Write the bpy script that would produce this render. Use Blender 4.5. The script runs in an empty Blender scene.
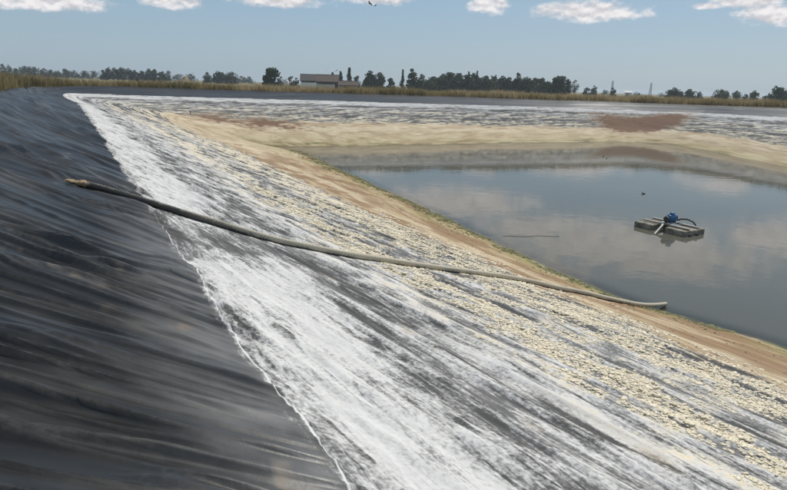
import bpy, bmesh, math, random
import numpy as np
from math import radians, degrees, sin, cos, tan, atan, atan2, pi, exp
from mathutils import Vector, Matrix, Euler

random.seed(7)
rng = np.random.default_rng(11)
S = bpy.context.scene
COL = S.collection

# ------------------------------------------------------------------ camera
# world: water level z = 0, +Y runs along the near bank, +X runs down the near bank into the pond
EYE = 4.5
F_PX, W_PX, H_PX = 625.0, 787.0, 490.0
CX, CY, HOR_Y = 393.5, 245.0, 85.5
ROLL = atan(.031)
PITCH = atan((CY - HOR_Y) * cos(ROLL) / F_PX)
YAW = radians(27.837)


def _axes():
    c, s = cos(PITCH), sin(PITCH)
    fw, up0, rt0 = Vector((0, c, -s)), Vector((0, s, c)), Vector((1, 0, 0))
    rt = rt0 * cos(ROLL) + up0 * sin(ROLL)
    up = -rt0 * sin(ROLL) + up0 * cos(ROLL)
    R = Matrix.Rotation(-YAW, 3, 'Z')
    return R @ rt, R @ up, R @ fw


RT, UP, FW = _axes()
cam_d = bpy.data.cameras.new('camera')
cam = bpy.data.objects.new('camera', cam_d)
COL.objects.link(cam)
M4 = Matrix((RT, UP, -FW)).transposed().to_4x4()
M4.translation = (0, 0, EYE)
cam.matrix_world = M4
cam_d.sensor_width = 36
cam_d.lens = 36 * F_PX / W_PX
cam_d.clip_start = .05
cam_d.clip_end = 20000
S.camera = cam


def ray(x, y):
    """direction in the world of a sight line measured in the photograph"""
    return FW + RT * ((x - CX) / F_PX) - UP * ((y - CY) / F_PX)


def survey(x, y, dist):
    """a place seen along that sight line, 'dist' metres off over the ground"""
    r = ray(x, y)
    k = dist / math.hypot(r.x, r.y)
    return Vector((r.x * k, r.y * k, EYE + r.z * k))


def survey_z(x, y, z):
    r = ray(x, y)
    k = (z - EYE) / r.z
    return Vector((r.x * k, r.y * k, z))


# ------------------------------------------------------------------ light
SUN_EL, SUN_AZ = radians(50), YAW + radians(40)      # azimuth clockwise from +Y
world = bpy.data.worlds.new('World')
S.world = world
world.use_nodes = True
sun_d = bpy.data.lights.new('sun', 'SUN')
sun_d.energy = 3.3
sun_d.angle = radians(.53)
sun_d.color = (1, .95, .87)
sun = bpy.data.objects.new('sun', sun_d)
COL.objects.link(sun)
to_sun = Vector((sin(SUN_AZ) * cos(SUN_EL), cos(SUN_AZ) * cos(SUN_EL), sin(SUN_EL)))
sun.rotation_euler = to_sun.to_track_quat('Z', 'Y').to_euler()
sun.location = (0, 0, 60)
S.view_settings.view_transform = 'Standard'
S.view_settings.look = 'None'
S.view_settings.exposure = .15
S.view_settings.gamma = 1
S.view_settings.use_curve_mapping = False
S.render.engine = 'CYCLES'
S.cycles.use_denoising = True
S.cycles.max_bounces = 6
S.cycles.volume_bounces = 0
S.cycles.transparent_max_bounces = 8
S.cycles.caustics_reflective = False
S.cycles.caustics_refractive = False


# ------------------------------------------------------------------ node helper
class NT:
    def __init__(self, tree):
        self.t = tree
        self.t.nodes.clear()

    def n(self, kind, **kw):
        nd = self.t.nodes.new(kind)
        for k, v in kw.items():
            setattr(nd, k, v)
        return nd

    def put(self, sock, v):
        if v is None:
            return
        if isinstance(v, bpy.types.NodeSocket):
            self.t.links.new(v, sock)
        else:
            if sock.type == 'RGBA' and len(v) == 3:
                v = (*v, 1)
            sock.default_value = v

    def m(self, op, a, b=None, c=None, clamp=False):
        nd = self.n('ShaderNodeMath', operation=op, use_clamp=clamp)
        for i, v in enumerate((a, b, c)):
            self.put(nd.inputs[i], v)
        return nd.outputs[0]

    def vm(self, op, a, b=None):
        nd = self.n('ShaderNodeVectorMath', operation=op)
        self.put(nd.inputs[0], a)
        self.put(nd.inputs[1], b)
        return nd.outputs[0]

    def xyz(self, x, y, z=0.0):
        nd = self.n('ShaderNodeCombineXYZ')
        for i, v in enumerate((x, y, z)):
            self.put(nd.inputs[i], v)
        return nd.outputs[0]

    def sep(self, v):
        nd = self.n('ShaderNodeSeparateXYZ')
        self.put(nd.inputs[0], v)
        return nd.outputs

    def noise(self, vec, scale=1.0, detail=3.0, rough=.55, dist=0.0):
        nd = self.n('ShaderNodeTexNoise')
        self.put(nd.inputs['Vector'], vec)
        self.put(nd.inputs['Scale'], scale)
        self.put(nd.inputs['Detail'], detail)
        self.put(nd.inputs['Roughness'], rough)
        self.put(nd.inputs['Distortion'], dist)
        return nd.outputs['Fac']

    def vor(self, vec, scale, feature='F1', out='Distance'):
        nd = self.n('ShaderNodeTexVoronoi', feature=feature)
        self.put(nd.inputs['Vector'], vec)
        self.put(nd.inputs['Scale'], scale)
        return nd.outputs[out]

    def ramp(self, fac, stops, interp='LINEAR'):
        nd = self.n('ShaderNodeValToRGB')
        cr = nd.color_ramp
        cr.interpolation = interp
        while len(cr.elements) < len(stops):
            cr.elements.new(.5)
        for e, (p, c) in zip(cr.elements, stops):
            e.position = p
            e.color = (c, c, c, 1) if not isinstance(c, (tuple, list)) else (*c, 1)
        self.put(nd.inputs[0], fac)
        return nd.outputs[0]

    def step(self, v, lo, hi, smooth=True):
        nd = self.n('ShaderNodeMapRange', interpolation_type='SMOOTHSTEP' if smooth else 'LINEAR')
        self.put(nd.inputs[0], v)
        self.put(nd.inputs[1], lo)
        self.put(nd.inputs[2], hi)
        return nd.outputs[0]

    def mix(self, f, a, b):
        nd = self.n('ShaderNodeMix', data_type='RGBA')
        self.put(nd.inputs['Factor'], f)
        self.put(nd.inputs[6], a)
        self.put(nd.inputs[7], b)
        return nd.outputs[2]

    def bump(self, h, strength=.5, dist=.02, normal=None):
        nd = self.n('ShaderNodeBump')
        self.put(nd.inputs['Strength'], strength)
        self.put(nd.inputs['Distance'], dist)
        self.put(nd.inputs['Height'], h)
        if normal is not None:
            self.put(nd.inputs['Normal'], normal)
        return nd.outputs[0]

    def pos(self):
        return self.n('ShaderNodeNewGeometry').outputs['Position']

    def obj(self):
        return self.n('ShaderNodeTexCoord').outputs['Object']

    def attr(self, name):
        return self.n('ShaderNodeAttribute', attribute_name=name)

    def out(self, sh, vol=None):
        o = self.n('ShaderNodeOutputMaterial')
        if sh is not None:
            self.t.links.new(sh, o.inputs[0])
        if vol is not None:
            self.t.links.new(vol, o.inputs[1])

    def pbr(self, col, rough=.6, normal=None, spec=.5, metal=0.0, **kw):
        p = self.n('ShaderNodeBsdfPrincipled')
        self.put(p.inputs['Base Color'], col)
        self.put(p.inputs['Roughness'], rough)
        self.put(p.inputs['Specular IOR Level'], spec)
        self.put(p.inputs['Metallic'], metal)
        if normal is not None:
            self.put(p.inputs['Normal'], normal)
        for k, v in kw.items():
            self.put(p.inputs[k], v)
        return p.outputs[0]


def material(name):
    m = bpy.data.materials.new(name)
    m.use_nodes = True
    return m, NT(m.node_tree)


# ------------------------------------------------------------------ sky with scattered cumulus
def build_sky():
    N = NT(world.node_tree)
    sky = N.n('ShaderNodeTexSky', sky_type='NISHITA', sun_disc=False)
    sky.sun_elevation = SUN_EL
    sky.sun_rotation = SUN_AZ
    sky.altitude = 0
    sky.air_density = 1.0
    sky.dust_density = 1.6
    sky.ozone_density = 1.6
    g = N.n('ShaderNodeTexCoord').outputs['Generated']
    x, y, z = N.sep(g)
    az = N.m('ARCTAN2', x, y)
    el = N.m('ARCSINE', z)
    # edge-breaking noise in angle space
    q = N.xyz(az, el, 0)
    qs = N.vm('MULTIPLY', q, (1, 1.5, 1))
    n1 = N.noise(qs, 30, 5, .62)
    n1b = N.noise(N.vm('ADD', qs, (0, .008, 0)), 30, 2, .6)
    blobs = []

    def px(cx, cy, w, h):
        r = ray(cx, cy)
        blobs.append((atan2(r.x, r.y), atan2(r.z, math.hypot(r.x, r.y)), w / 650., h / 640.))
    px(38, 1, 62, 8); px(172, 2, 26, 7); px(275, -1, 52, 8); px(372, -3, 42, 8)
    px(489, 5, 22, 9); px(586, 12, 55, 10); px(706, 6, 14, 3); px(750, 1, 34, 6); px(774, 14, 32, 10)
    px(472, -38, 90, 17); px(330, -44, 50, 12); px(565, -66, 70, 18); px(665, -82, 140, 28); px(560, -120, 70, 28); px(150, -40, 70, 14); px(850, -60, 70, 18)
    r2 = random.Random(5)
    for k in range(9):                       # the same small cumulus all round the rest of the sky
        blobs.append((YAW + radians(55) + k * radians(250) / 9 + r2.uniform(-.08, .08), r2.uniform(.10, .24),
                      r2.uniform(.07, .14), r2.uniform(.014, .028)))
    m = None
    for a, e, w, h in blobs:
        if a > pi:
            a -= 2 * pi
        nd = N.n('ShaderNodeVectorMath', operation='MULTIPLY_ADD')
        N.put(nd.inputs[0], q)
        nd.inputs[1].default_value = (1 / w, 1 / h, 0)
        nd.inputs[2].default_value = (-a / w, -e / h, 0)
        dt = N.n('ShaderNodeVectorMath', operation='DOT_PRODUCT')
        N.put(dt.inputs[0], nd.outputs[0])
        N.put(dt.inputs[1], nd.outputs[0])
        m = dt.outputs['Value'] if m is None else N.m('MINIMUM', m, dt.outputs['Value'])
    low = N.step(N.m('ADD', N.m('SUBTRACT', 1.0, m), N.m('MULTIPLY', N.m('SUBTRACT', n1, .5), 3.0)), -.2, .9)
    # higher in the sky: a broken layer
    zz = N.m('ADD', N.m('MAXIMUM', z, 0.0), .06)
    pl = N.xyz(N.m('DIVIDE', x, zz), N.m('DIVIDE', y, zz), 3.3)
    hi = N.step(N.noise(pl, .62, 5, .58), .53, .68)
    hi = N.m('MULTIPLY', hi, N.step(el, .16, .30))
    cover = N.m('MAXIMUM', N.m('MULTIPLY', low, .96), N.m('MULTIPLY', hi, .8))
    shade = N.step(N.m('SUBTRACT', n1, n1b), -.16, .12)
    ccol = N.mix(shade, (.56, .55, .575), (.84, .81, .81))
    grade = N.n('ShaderNodeVectorMath', operation='MULTIPLY')
    N.put(grade.inputs[0], sky.outputs[0])
    N.put(grade.inputs[1], (.08, .08, .08))
    # hazy summer air: pale at the horizon, grey in the blue
    air = N.ramp(el, [(0, (.365, .47, .545)), (.12, (.27, .41, .55)), (.35, (.25, .355, .48)), (1, (.19, .265, .37))])
    base = N.mix(.78, grade.outputs[0], air)
    col = N.mix(cover, base, ccol)
    bg = N.n('ShaderNodeBackground')
    N.put(bg.inputs[0], col)
    bg.inputs[1].default_value = 1.0
    o = N.n('ShaderNodeOutputWorld')
    N.t.links.new(bg.outputs[0], o.inputs[0])


build_sky()


# ------------------------------------------------------------------ small helpers
def tag(o, label=None, cat=None, group=None, kind=None):
    for k, v in (('label', label), ('category', cat), ('group', group), ('kind', kind)):
        if v:
            o[k] = v
    return o


def link(name, me, mat=None, parent=None):
    o = bpy.data.objects.new(name, me)
    COL.objects.link(o)
    if mat is not None and me is not None and len(me.materials) == 0:
        me.materials.append(mat)
    if parent is not None:
        o.parent = parent
    return o


def empty(name, loc=(0, 0, 0), rz=0.0):
    o = bpy.data.objects.new(name, None)
    COL.objects.link(o)
    o.location = loc
    o.rotation_euler = (0, 0, rz)
    o.empty_display_size = .3
    return o


def mesh_np(name, V, Fc, smooth=True):
    """V (n,3), Fc (m,k) all polygons with k corners"""
    V = np.asarray(V, np.float32)
    Fc = np.asarray(Fc, np.int32)
    me = bpy.data.meshes.new(name)
    me.vertices.add(len(V))
    me.vertices.foreach_set('co', V.ravel())
    k = Fc.shape[1]
    me.loops.add(Fc.size)
    me.loops.foreach_set('vertex_index', Fc.ravel())
    me.polygons.add(len(Fc))
    me.polygons.foreach_set('loop_start', np.arange(0, Fc.size, k, dtype=np.int32))
    me.polygons.foreach_set('loop_total', np.full(len(Fc), k, np.int32))
    me.polygons.foreach_set('use_smooth', np.full(len(Fc), smooth, bool))
    me.update(calc_edges=True)
    return me


def grid_faces(nr, nc, wrap=False):
    """vertex (r, c) -> r*nc + c"""
    r = np.arange(nr - 1)[:, None]
    c = np.arange(nc if wrap else nc - 1)[None, :]
    c2 = (c + 1) % nc
    return np.stack([r * nc + c, r * nc + c2, (r + 1) * nc + c2, (r + 1) * nc + c], -1).reshape(-1, 4)


class MB:
    """collects boxes, tubes and lathes into one mesh"""

    def __init__(self):
        self.bm = bmesh.new()

    def box(self, c, size, rot=None, bevel=0.0, seg=2):
        g = bmesh.ops.create_cube(self.bm, size=1)
        vs = g['verts']
        for v in vs:
            v.co = Vector((v.co.x * size[0], v.co.y * size[1], v.co.z * size[2]))
        if bevel:
            es = list({e for v in vs for e in v.link_edges})
            b = bmesh.ops.bevel(self.bm, geom=es, offset=bevel, segments=seg, affect='EDGES', profile=.6)
            vs = list({v for f in b['faces'] for v in f.verts} | {v for v in vs if v.is_valid})
        M = (rot.to_4x4() if rot is not None else Matrix.Identity(4))
        for v in vs:
            v.co = M @ v.co + Vector(c)
        return vs

    def tube(self, pts, radii, seg=10, cap=True):
        pts = [Vector(p) for p in pts]
        if not isinstance(radii, (list, tuple)):
            radii = [radii] * len(pts)
        rings = []
        ref = Vector((0, 0, 1))
        for i, p in enumerate(pts):
            d = (pts[min(i + 1, len(pts) - 1)] - pts[max(i - 1, 0)]).normalized()
            a = d.cross(ref)
            if a.length < 1e-3:
                a = d.cross(Vector((0, 1, 0)))
            a.normalize()
            b = a.cross(d).normalized()
            rings.append([self.bm.verts.new(p + (a * cos(t) + b * sin(t)) * radii[i])
                          for t in [2 * pi * k / seg for k in range(seg)]])
        for r1, r2 in zip(rings, rings[1:]):
            for k in range(seg):
                self.bm.faces.new((r1[k], r1[(k + 1) % seg], r2[(k + 1) % seg], r2[k]))
        if cap:
            self.bm.faces.new(rings[0][::-1])
            self.bm.faces.new(rings[-1])

    def poly(self, pts):
        return self.bm.faces.new([self.bm.verts.new(p) for p in pts])

    def build(self, name, mat, parent=None, smooth=False):
        bmesh.ops.recalc_face_normals(self.bm, faces=self.bm.faces[:])
        me = bpy.data.meshes.new(name)
        self.bm.to_mesh(me)
        self.bm.free()
        if smooth:
            for p in me.polygons:
                p.use_smooth = True
        return link(name, me, mat, parent)


# gradient noise for geometry
_perm = rng.permutation(512)
_ang = rng.uniform(0, 2 * pi, 512)


def gnoise(x, y, seed=0):
    x = np.asarray(x, float) + seed * 17.31
    y = np.asarray(y, float) + seed * 5.77
    xi, yi = np.floor(x).astype(int), np.floor(y).astype(int)
    xf, yf = x - xi, y - yi
    u, v = xf**3 * (xf * (xf * 6 - 15) + 10), yf**3 * (yf * (yf * 6 - 15) + 10)

    def g(ix, iy, dx, dy):
        h = _perm[(_perm[ix & 511] + iy) & 511]
        a = _ang[h]
        return np.cos(a) * dx + np.sin(a) * dy
    a, b = g(xi, yi, xf, yf), g(xi + 1, yi, xf - 1, yf)
    c, d = g(xi, yi + 1, xf, yf - 1), g(xi + 1, yi + 1, xf - 1, yf - 1)
    return ((a * (1 - u) + b * u) * (1 - v) + (c * (1 - u) + d * u) * v) * 1.5


def fbm(x, y, oct=3, seed=0):
    s, a = 0, 1
    for k in range(oct):
        s = s + a * gnoise(x * 2**k, y * 2**k, seed + k)
        a *= .5
    return s


def sstep(x, a, b):
    t = np.clip((x - a) / (b - a), 0, 1)
    return t * t * (3 - 2 * t)


# ------------------------------------------------------------------ the pond bank
# rings of the basin, surveyed column by column: crest, salt border, sand line, water's edge
def near_z(x):
    return EYE - (1.65 + .2475 * x)


cols = []     # (crest, border, sand, water)


def near_col(Y, wx, sx=8.0, cx=-2.4, bx=1.06):
    cols.append((Vector((cx, Y, near_z(-2.4))), Vector((bx, Y, near_z(1.06))),
                 Vector((sx, Y, near_z(sx))), Vector((wx, Y, 0))))


near_col(-26, 12.6); near_col(-14, 12.3); near_col(-5, 12.0); near_col(1, 12.0); near_col(6.1, 11.5, 7.8)
near_col(9.4, 10.85, 7.5); near_col(13.3, 11.06, 7.4); near_col(19, 11.85, 7.6); near_col(25, 12.5, 8.0); near_col(32, 13.2, 8.3)
w1, w2 = survey_z(308, 154, 0), survey_z(284, 148.5, 0)
cols.append((Vector((-2.4, 42, near_z(-2.4))), Vector((1.06, 41, near_z(1.06))), Vector((8.2, 39, near_z(8.2) + .05)), w1))
cols.append((Vector((-2.3, 53, 3.45)), Vector((1.0, 50, 2.65)), Vector((7.8, 45.5, .95)), w2))
cols.append((Vector((-1.0, 59.8, 3.45)), survey(66, 94.2, 55.5), survey(158, 112.5, 51), survey_z(262, 145.8, 0)))
for x, cy, cd, by, bd, (sx, sy, sd), (wx, wy) in [
        (118, 87.2, 61.5, 95.0, 57.5, (190, 115.5, 52.5), (285, 146.3)),
        (170, 88.6, 61.5, 96.3, 57.5, (225, 118.5, 53), (302, 146.2)),
        (230, 90.5, 62, 98, 58, (262, 120, 53.5), (325, 146)),
        (320, 93, 63, 100.3, 59, (330, 121.8, 54), (358, 145.6)),
        (400, 95.4, 64.5, 102.8, 60.3, (402, 123, 56), (410, 144.6)),
        (480, 97.8, 67.5, 105, 63.3, (480, 125, 60), (482, 143.2)),
        (560, 100.5, 72, 107.7, 67.8, (560, 127, 64), (560, 142)),
        (640, 103.2, 77.5, 110.8, 73.5, (640, 129, 69.3), (628, 141.6)),
        (700, 105.4, 77, 113, 72.5, (695, 132, 67), (668, 144)),
        (740, 106.8, 74.5, 114.6, 69.5, (740, 138, 61.5), (716, 152.5)),
        (787, 108.5, 71.5, 117, 66, (787, 146, 56), (787, 167)),
        (840, 110.5, 69.5, 119.6, 64, (840, 153, 53), (850, 177))]:
    cols.append((survey(x, cy, cd), survey(x, by, bd), survey(sx, sy, sd), survey_z(wx, wy, 0)))
for c, b, s_, w in [((76, 14), (71, 14), (56, 12), (46, 10)), ((78, -6), (73, -6), (56, -6), (48, -6)),
                    ((72, -34), (68, -31), (56, -22), (50, -16)), ((40, -42), (40, -38), (38, -27), (36, -20)),
                    ((4, -40), (6, -37), (11, -29), (15, -22))]:
    cols.append((Vector((*c, 3.45)), Vector((*b, 2.6)), Vector((*s_, .87)), Vector((*w, 0))))
ctrl = np.array([[list(p) for p in c] for c in cols])        # (n,4,3)
# closed loop
ctrl_loop = np.concatenate([ctrl, ctrl[:1]], 0)
seg_len = np.linalg.norm(np.diff(ctrl_loop[:, 1, :2], axis=0), axis=1)
s_ctrl = np.concatenate([[0], np.cumsum(seg_len)]) + ctrl[0, 1, 1]          # s == Y along the near bank
S_END = s_ctrl[-1]
# fine stations along the perimeter
st = [s_ctrl[0]]
while st[-1] < S_END - .05:
    s = st[-1]
    if s < -3:
        d = .6
    elif s < 1.2:
        d = .05
    elif s < 60:
        d = max(.018, s * .0054)
    elif s < s_ctrl[24]:
        d = .33
    else:
        d = 2.2
    st.append(s + d)
st = np.array(st[:-1])


def hermite(sx, xp, P):
    """periodic cubic through ring control points with finite-difference tangents"""
    L = xp[-1] - xp[0]
    xe = np.concatenate([[xp[-2] - L], xp, [xp[1] + L]])
    Pe = np.concatenate([P[-2:-1], P, P[1:2]], 0)
    m = np.zeros_like(P)
    for i in range(len(xp)):
        a, b, c = xe[i], xe[i + 1], xe[i + 2]
        sl1 = (Pe[i + 1] - Pe[i]) / (b - a)
        sl2 = (Pe[i + 2] - Pe[i + 1]) / (c - b)
        m[i] = (sl1 * (c - b) + sl2 * (b - a)) / (c - a)
    k = np.clip(np.searchsorted(xp, sx, side='right') - 1, 0, len(xp) - 2)
    h = (xp[k + 1] - xp[k])
    t = ((sx - xp[k]) / h)
    sh = (slice(None),) + (None,) * (P.ndim - 1)
    t, h = t[sh], h[sh]
    return ((2 * t**3 - 3 * t**2 + 1) * P[k] + (t**3 - 2 * t**2 + t) * h * m[k] +
            (-2 * t**3 + 3 * t**2) * P[k + 1] + (t**3 - t**2) * h * m[k + 1])


RING = hermite(st, s_ctrl, ctrl_loop)                       # (nS,4,3)
nS = len(st)
# rows down the bank; t is metres down from the eye's foot on the near bank
T_CR, T_BO, T_SA, T_WA = -2.4, 1.06, 8.0, 11.5
tr = []
t = -3.3
while t < 15.6:
    tr.append(t)
    t += .06 if t < -1.6 else .022 if t < 3.2 else .034 if t < 8.2 else .06 if t < 11.8 else .35
tr = np.array(tr)
nT = len(tr)
floor_pt = RING[:, 3] + (RING[:, 3] - RING[:, 2]) * (4.5 / np.maximum(3.5, np.linalg.norm(RING[:, 3, :2] - RING[:, 2, :2], axis=1)))[:, None]
floor_pt[:, 2] = -1.1
out_pt = RING[:, 0] + (RING[:, 0] - RING[:, 1]) * .3
out_pt[:, 2] = RING[:, 0, 2] + .06
nodes_t = np.array([T_CR - 1.04, T_CR, T_BO, T_SA, T_WA, 16.0])
nodes_p = np.stack([out_pt, RING[:, 0], RING[:, 1], RING[:, 2], RING[:, 3], floor_pt], 1)     # (nS,6,3)
FA, FB = .2, .12
BANK = np.zeros((nT, nS, 3))
TT = np.repeat(tr[:, None], nS, 1)
SS = np.repeat(st[None, :], nT, 0)
# mesh columns run along the folds of the membrane so that creases stay clean
w_sh = sstep(st, -3, -.5) * (1 - sstep(st, 10, 45))
T_REF = 1.3
for r, t in enumerate(tr):
    if t < T_REF:
        full = ((FA + FB * np.maximum(st, -1.2)) * exp(FB * (T_REF - t)) - FA) / FB
        SS[r] = st + w_sh * (full - st)
for r, t in enumerate(tr):
    # small blur of the profile so the shoulder of the crest is round
    acc = np.zeros((nS, 3))
    if t < T_REF:
        np_r = np.stack([np.stack([np.interp(SS[r], st, nodes_p[:, i, j]) for j in range(3)], -1) for i in range(4)], 1)
    else:
        np_r = nodes_p
    for dt, wgt in ((-.45, .2), (-.2, .2), (0, .2), (.2, .2), (.45, .2)):
        tt = min(max(t + dt, nodes_t[0]), nodes_t[-1])
        k = min(int(np.searchsorted(nodes_t, tt, side='right') - 1), 4)
        f = (tt - nodes_t[k]) / (nodes_t[k + 1] - nodes_t[k])
        acc += wgt * (np_r[:, k] * (1 - f) + np_r[:, k + 1] * f)
    BANK[r] = acc
# coordinate across the folds: they leave the crest obliquely and swing along the bank lower down


def Hfold(t):
    return t + 1.5 * np.log1p(np.exp((t - 2.6) * 3.0)) / 1.0


PP = np.log(FA + FB * np.maximum(SS, -1.2)) / FB + Hfold(TT)


QQ = SS + 3.3 * TT


def folds(P, T, Sx):
    wob = .32 * fbm(P * .45, T * .45, 2, 3)
    dark = 1 - sstep(T, .75, 1.55)
    # broad slack waves
    a = gnoise(P / 1.15 + wob, T / 3.6, 1)
    b = gnoise(P / .74 + wob * 1.2, T / 3.2 + 7, 2)
    c = gnoise(P / .36 + wob, T / 2.4 + 3, 5)
    e = gnoise(P / .19 + wob, T / 1.5 + 11, 6)
    wd = 1 + .5 * sstep(Sx, 9, 16)           # softer creases where the sheet is seen from afar
    rid = np.exp(-(b / (.11 * wd))**2)
    rid2 = np.exp(-(c / (.13 * wd))**2)
    rid3 = np.exp(-(e / .19)**2)
    amp = .6 + .4 * sstep(gnoise(Sx / 3.1, T / 2.2, 9), -.3, .35)
    scale = np.clip(1.0 + Sx * .06, .9, 2.2)              # folds widen with P spacing further along the bank
    h = dark * amp * scale * (.070 * a + .050 * rid + .030 * rid2 + .012 * rid3)
    # creases in the salted part
    Q = Sx + 3.3 * T
    f1 = gnoise(Q / 1.5 + wob, T / .9, 12)
    f2 = gnoise(Q / 1.0 + wob, T / .7, 14)
    cr = np.exp(-(f1 / .2)**2)
    cr2 = np.exp(-(f2 / .22)**2)
    salt = sstep(T, .8, 1.6) * (1 - sstep(T, 7.0, 9.0))
    h = h + salt * (.024 * cr + .016 * cr2 + .014 * f1) * (.7 + .6 * sstep(T, 1.6, 2.6))
    return h, np.maximum(salt * np.clip(cr + .7 * cr2, 0, 1), dark * amp * np.clip(.9 * rid + .5 * rid2, 0, 1))


DZ, CREASE = folds(PP, TT, SS)
# the hose presses the slack membrane flat under it
HP = np.array([(-.02, 10.95), (.15, 10.86), (.83, 10.35), (1.7, 9.55), (2.48, 8.75), (3.49, 8.42), (4.99, 8.49), (6.82, 8.70), (8.14, 8.60), (9.25, 8.45), (10.19, 8.50), (10.9, 8.60), (11.35, 8.66)])
hd = np.full(DZ.shape, 9.0)
near_m = (SS > 7) & (SS < 12.5)
hx, hy = BANK[..., 0][near_m], BANK[..., 1][near_m]
hq = np.full(hx.shape, 9.0)
for (ax, ay), (bx, by) in zip(HP[:-1], HP[1:]):
    f = np.clip(((hx - ax) * (bx - ax) + (hy - ay) * (by - ay)) / ((bx - ax)**2 + (by - ay)**2), 0, 1)
    hq = np.minimum(hq, np.hypot(hx - ax - f * (bx - ax), hy - ay - f * (by - ay)))
hd[near_m] = hq
DZ *= .2 + .8 * sstep(hd, .05, .55)
farfade = 1 - .8 * sstep(SS, 48, 66)
DZ *= farfade
# sediment lower down: smooth and gently uneven
sand = sstep(TT, 7.2, 9.0)
DZ += sand * (.05 * fbm(BANK[..., 0] * .5, BANK[..., 1] * .25, 3, 21) + .012 * fbm(BANK[..., 0] * 4, BANK[..., 1] * 1.5, 2, 23)) * (1 - .7 * sstep(TT, 10.4, 11.3))
DZ += sstep(TT, 10.0, 11.6) * .03 * gnoise(SS / 1.3, TT * .2, 31) + sstep(TT, 10.5, 11.6) * .022 * gnoise(SS / .35, TT * .4, 33)
# brown silt mound where the far bank turns
mc = survey(640, 128, 70)
rx, ry = BANK[..., 0] - mc.x, BANK[..., 1] - mc.y
ca, sa = cos(-YAW), sin(-YAW)
mu, mv = rx * ca + ry * sa, -rx * sa + ry * ca
mound = np.exp(-(mu / 4.8)**2 - (mv / 2.1)**2)
DZ += .14 * mound * (1 + .4 * fbm(rx * .9, ry * .9, 3, 41))
BANK[..., 2] += DZ
me = mesh_np('pond_bank', BANK.reshape(-1, 3), grid_faces(nT, nS, wrap=True)[:, ::-1])
at = me.attributes.new('bank', 'FLOAT_VECTOR', 'POINT')
at.data.foreach_set('vector', np.stack([QQ, TT, SS], -1).astype(np.float32).ravel())
at = me.attributes.new('silt', 'FLOAT', 'POINT')
silt_px = []
for (x, y, d) in ((225, 124, 52.5), (270, 126, 52.5)):
    p = survey(x, y, d)
    rx, ry = BANK[..., 0] - p.x, BANK[..., 1] - p.y
    silt_px.append(np.exp(-((rx * ca + ry * sa) / 3.6)**2 - ((-rx * sa + ry * ca) / 2.0)**2))
silt = np.clip(np.maximum(mound * 1.4, .72 * np.maximum(*silt_px)), 0, 1)
at.data.foreach_set('value', silt.astype(np.float32).ravel())




def nrm(v, k=.62):
    return np.clip(.5 + .5 * k * v, 0, 1)


BX, BY = BANK[..., 0], BANK[..., 1]
_fw = 1 - .75 * sstep(SS, 45, 58)
_al = nrm(fbm(SS * .22, SS * 0, 3, 61))
_al2 = nrm(fbm(SS * .9, TT * .5, 3, 63))
_mixq = sstep(TT, .75, 1.3)
_wq = .5 * fbm(SS * .7, TT * .8, 2, 81)
_st1 = nrm(fbm(PP * 1.6, TT * .9, 4, 65)) * (1 - _mixq) + _mixq * nrm(fbm(QQ * .75 + _wq, TT * 1.5, 4, 65))
_wash = np.exp(-((SS + .3 * (TT - 1) - 8.3) / 1.15)**2) * (1 - sstep(TT, 2.4, 3.8))
_iso = nrm(fbm(BX * 2.2, BY * 2.2, 4, 67))
_blot = nrm(fbm(BX * 7.5, BY * 7.5, 3, 69))
_sn = nrm(fbm(SS * .30, TT * 2.4, 4, 71))
_sn2 = nrm(fbm(SS * .8, TT * 7.0, 3, 73))
for nm, va in (('fld_a', (_st1, _iso, _blot)), ('fld_b', (_al - .5 + _al2 - .5, _sn, _sn2)), ('fld_d', (_wash, CREASE, nrm(fbm(SS * .38, TT * 1.0, 4, 77)))),
               ('fld_c', tuple(nrm(_fw * fbm(SS * .8, SS * 0 + k + .37, 3, 75 + k)) for k in range(3)))):
    at = me.attributes.new(nm, 'FLOAT_VECTOR', 'POINT')
    at.data.foreach_set('vector', np.stack(va, -1).astype(np.float32).ravel())


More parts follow.
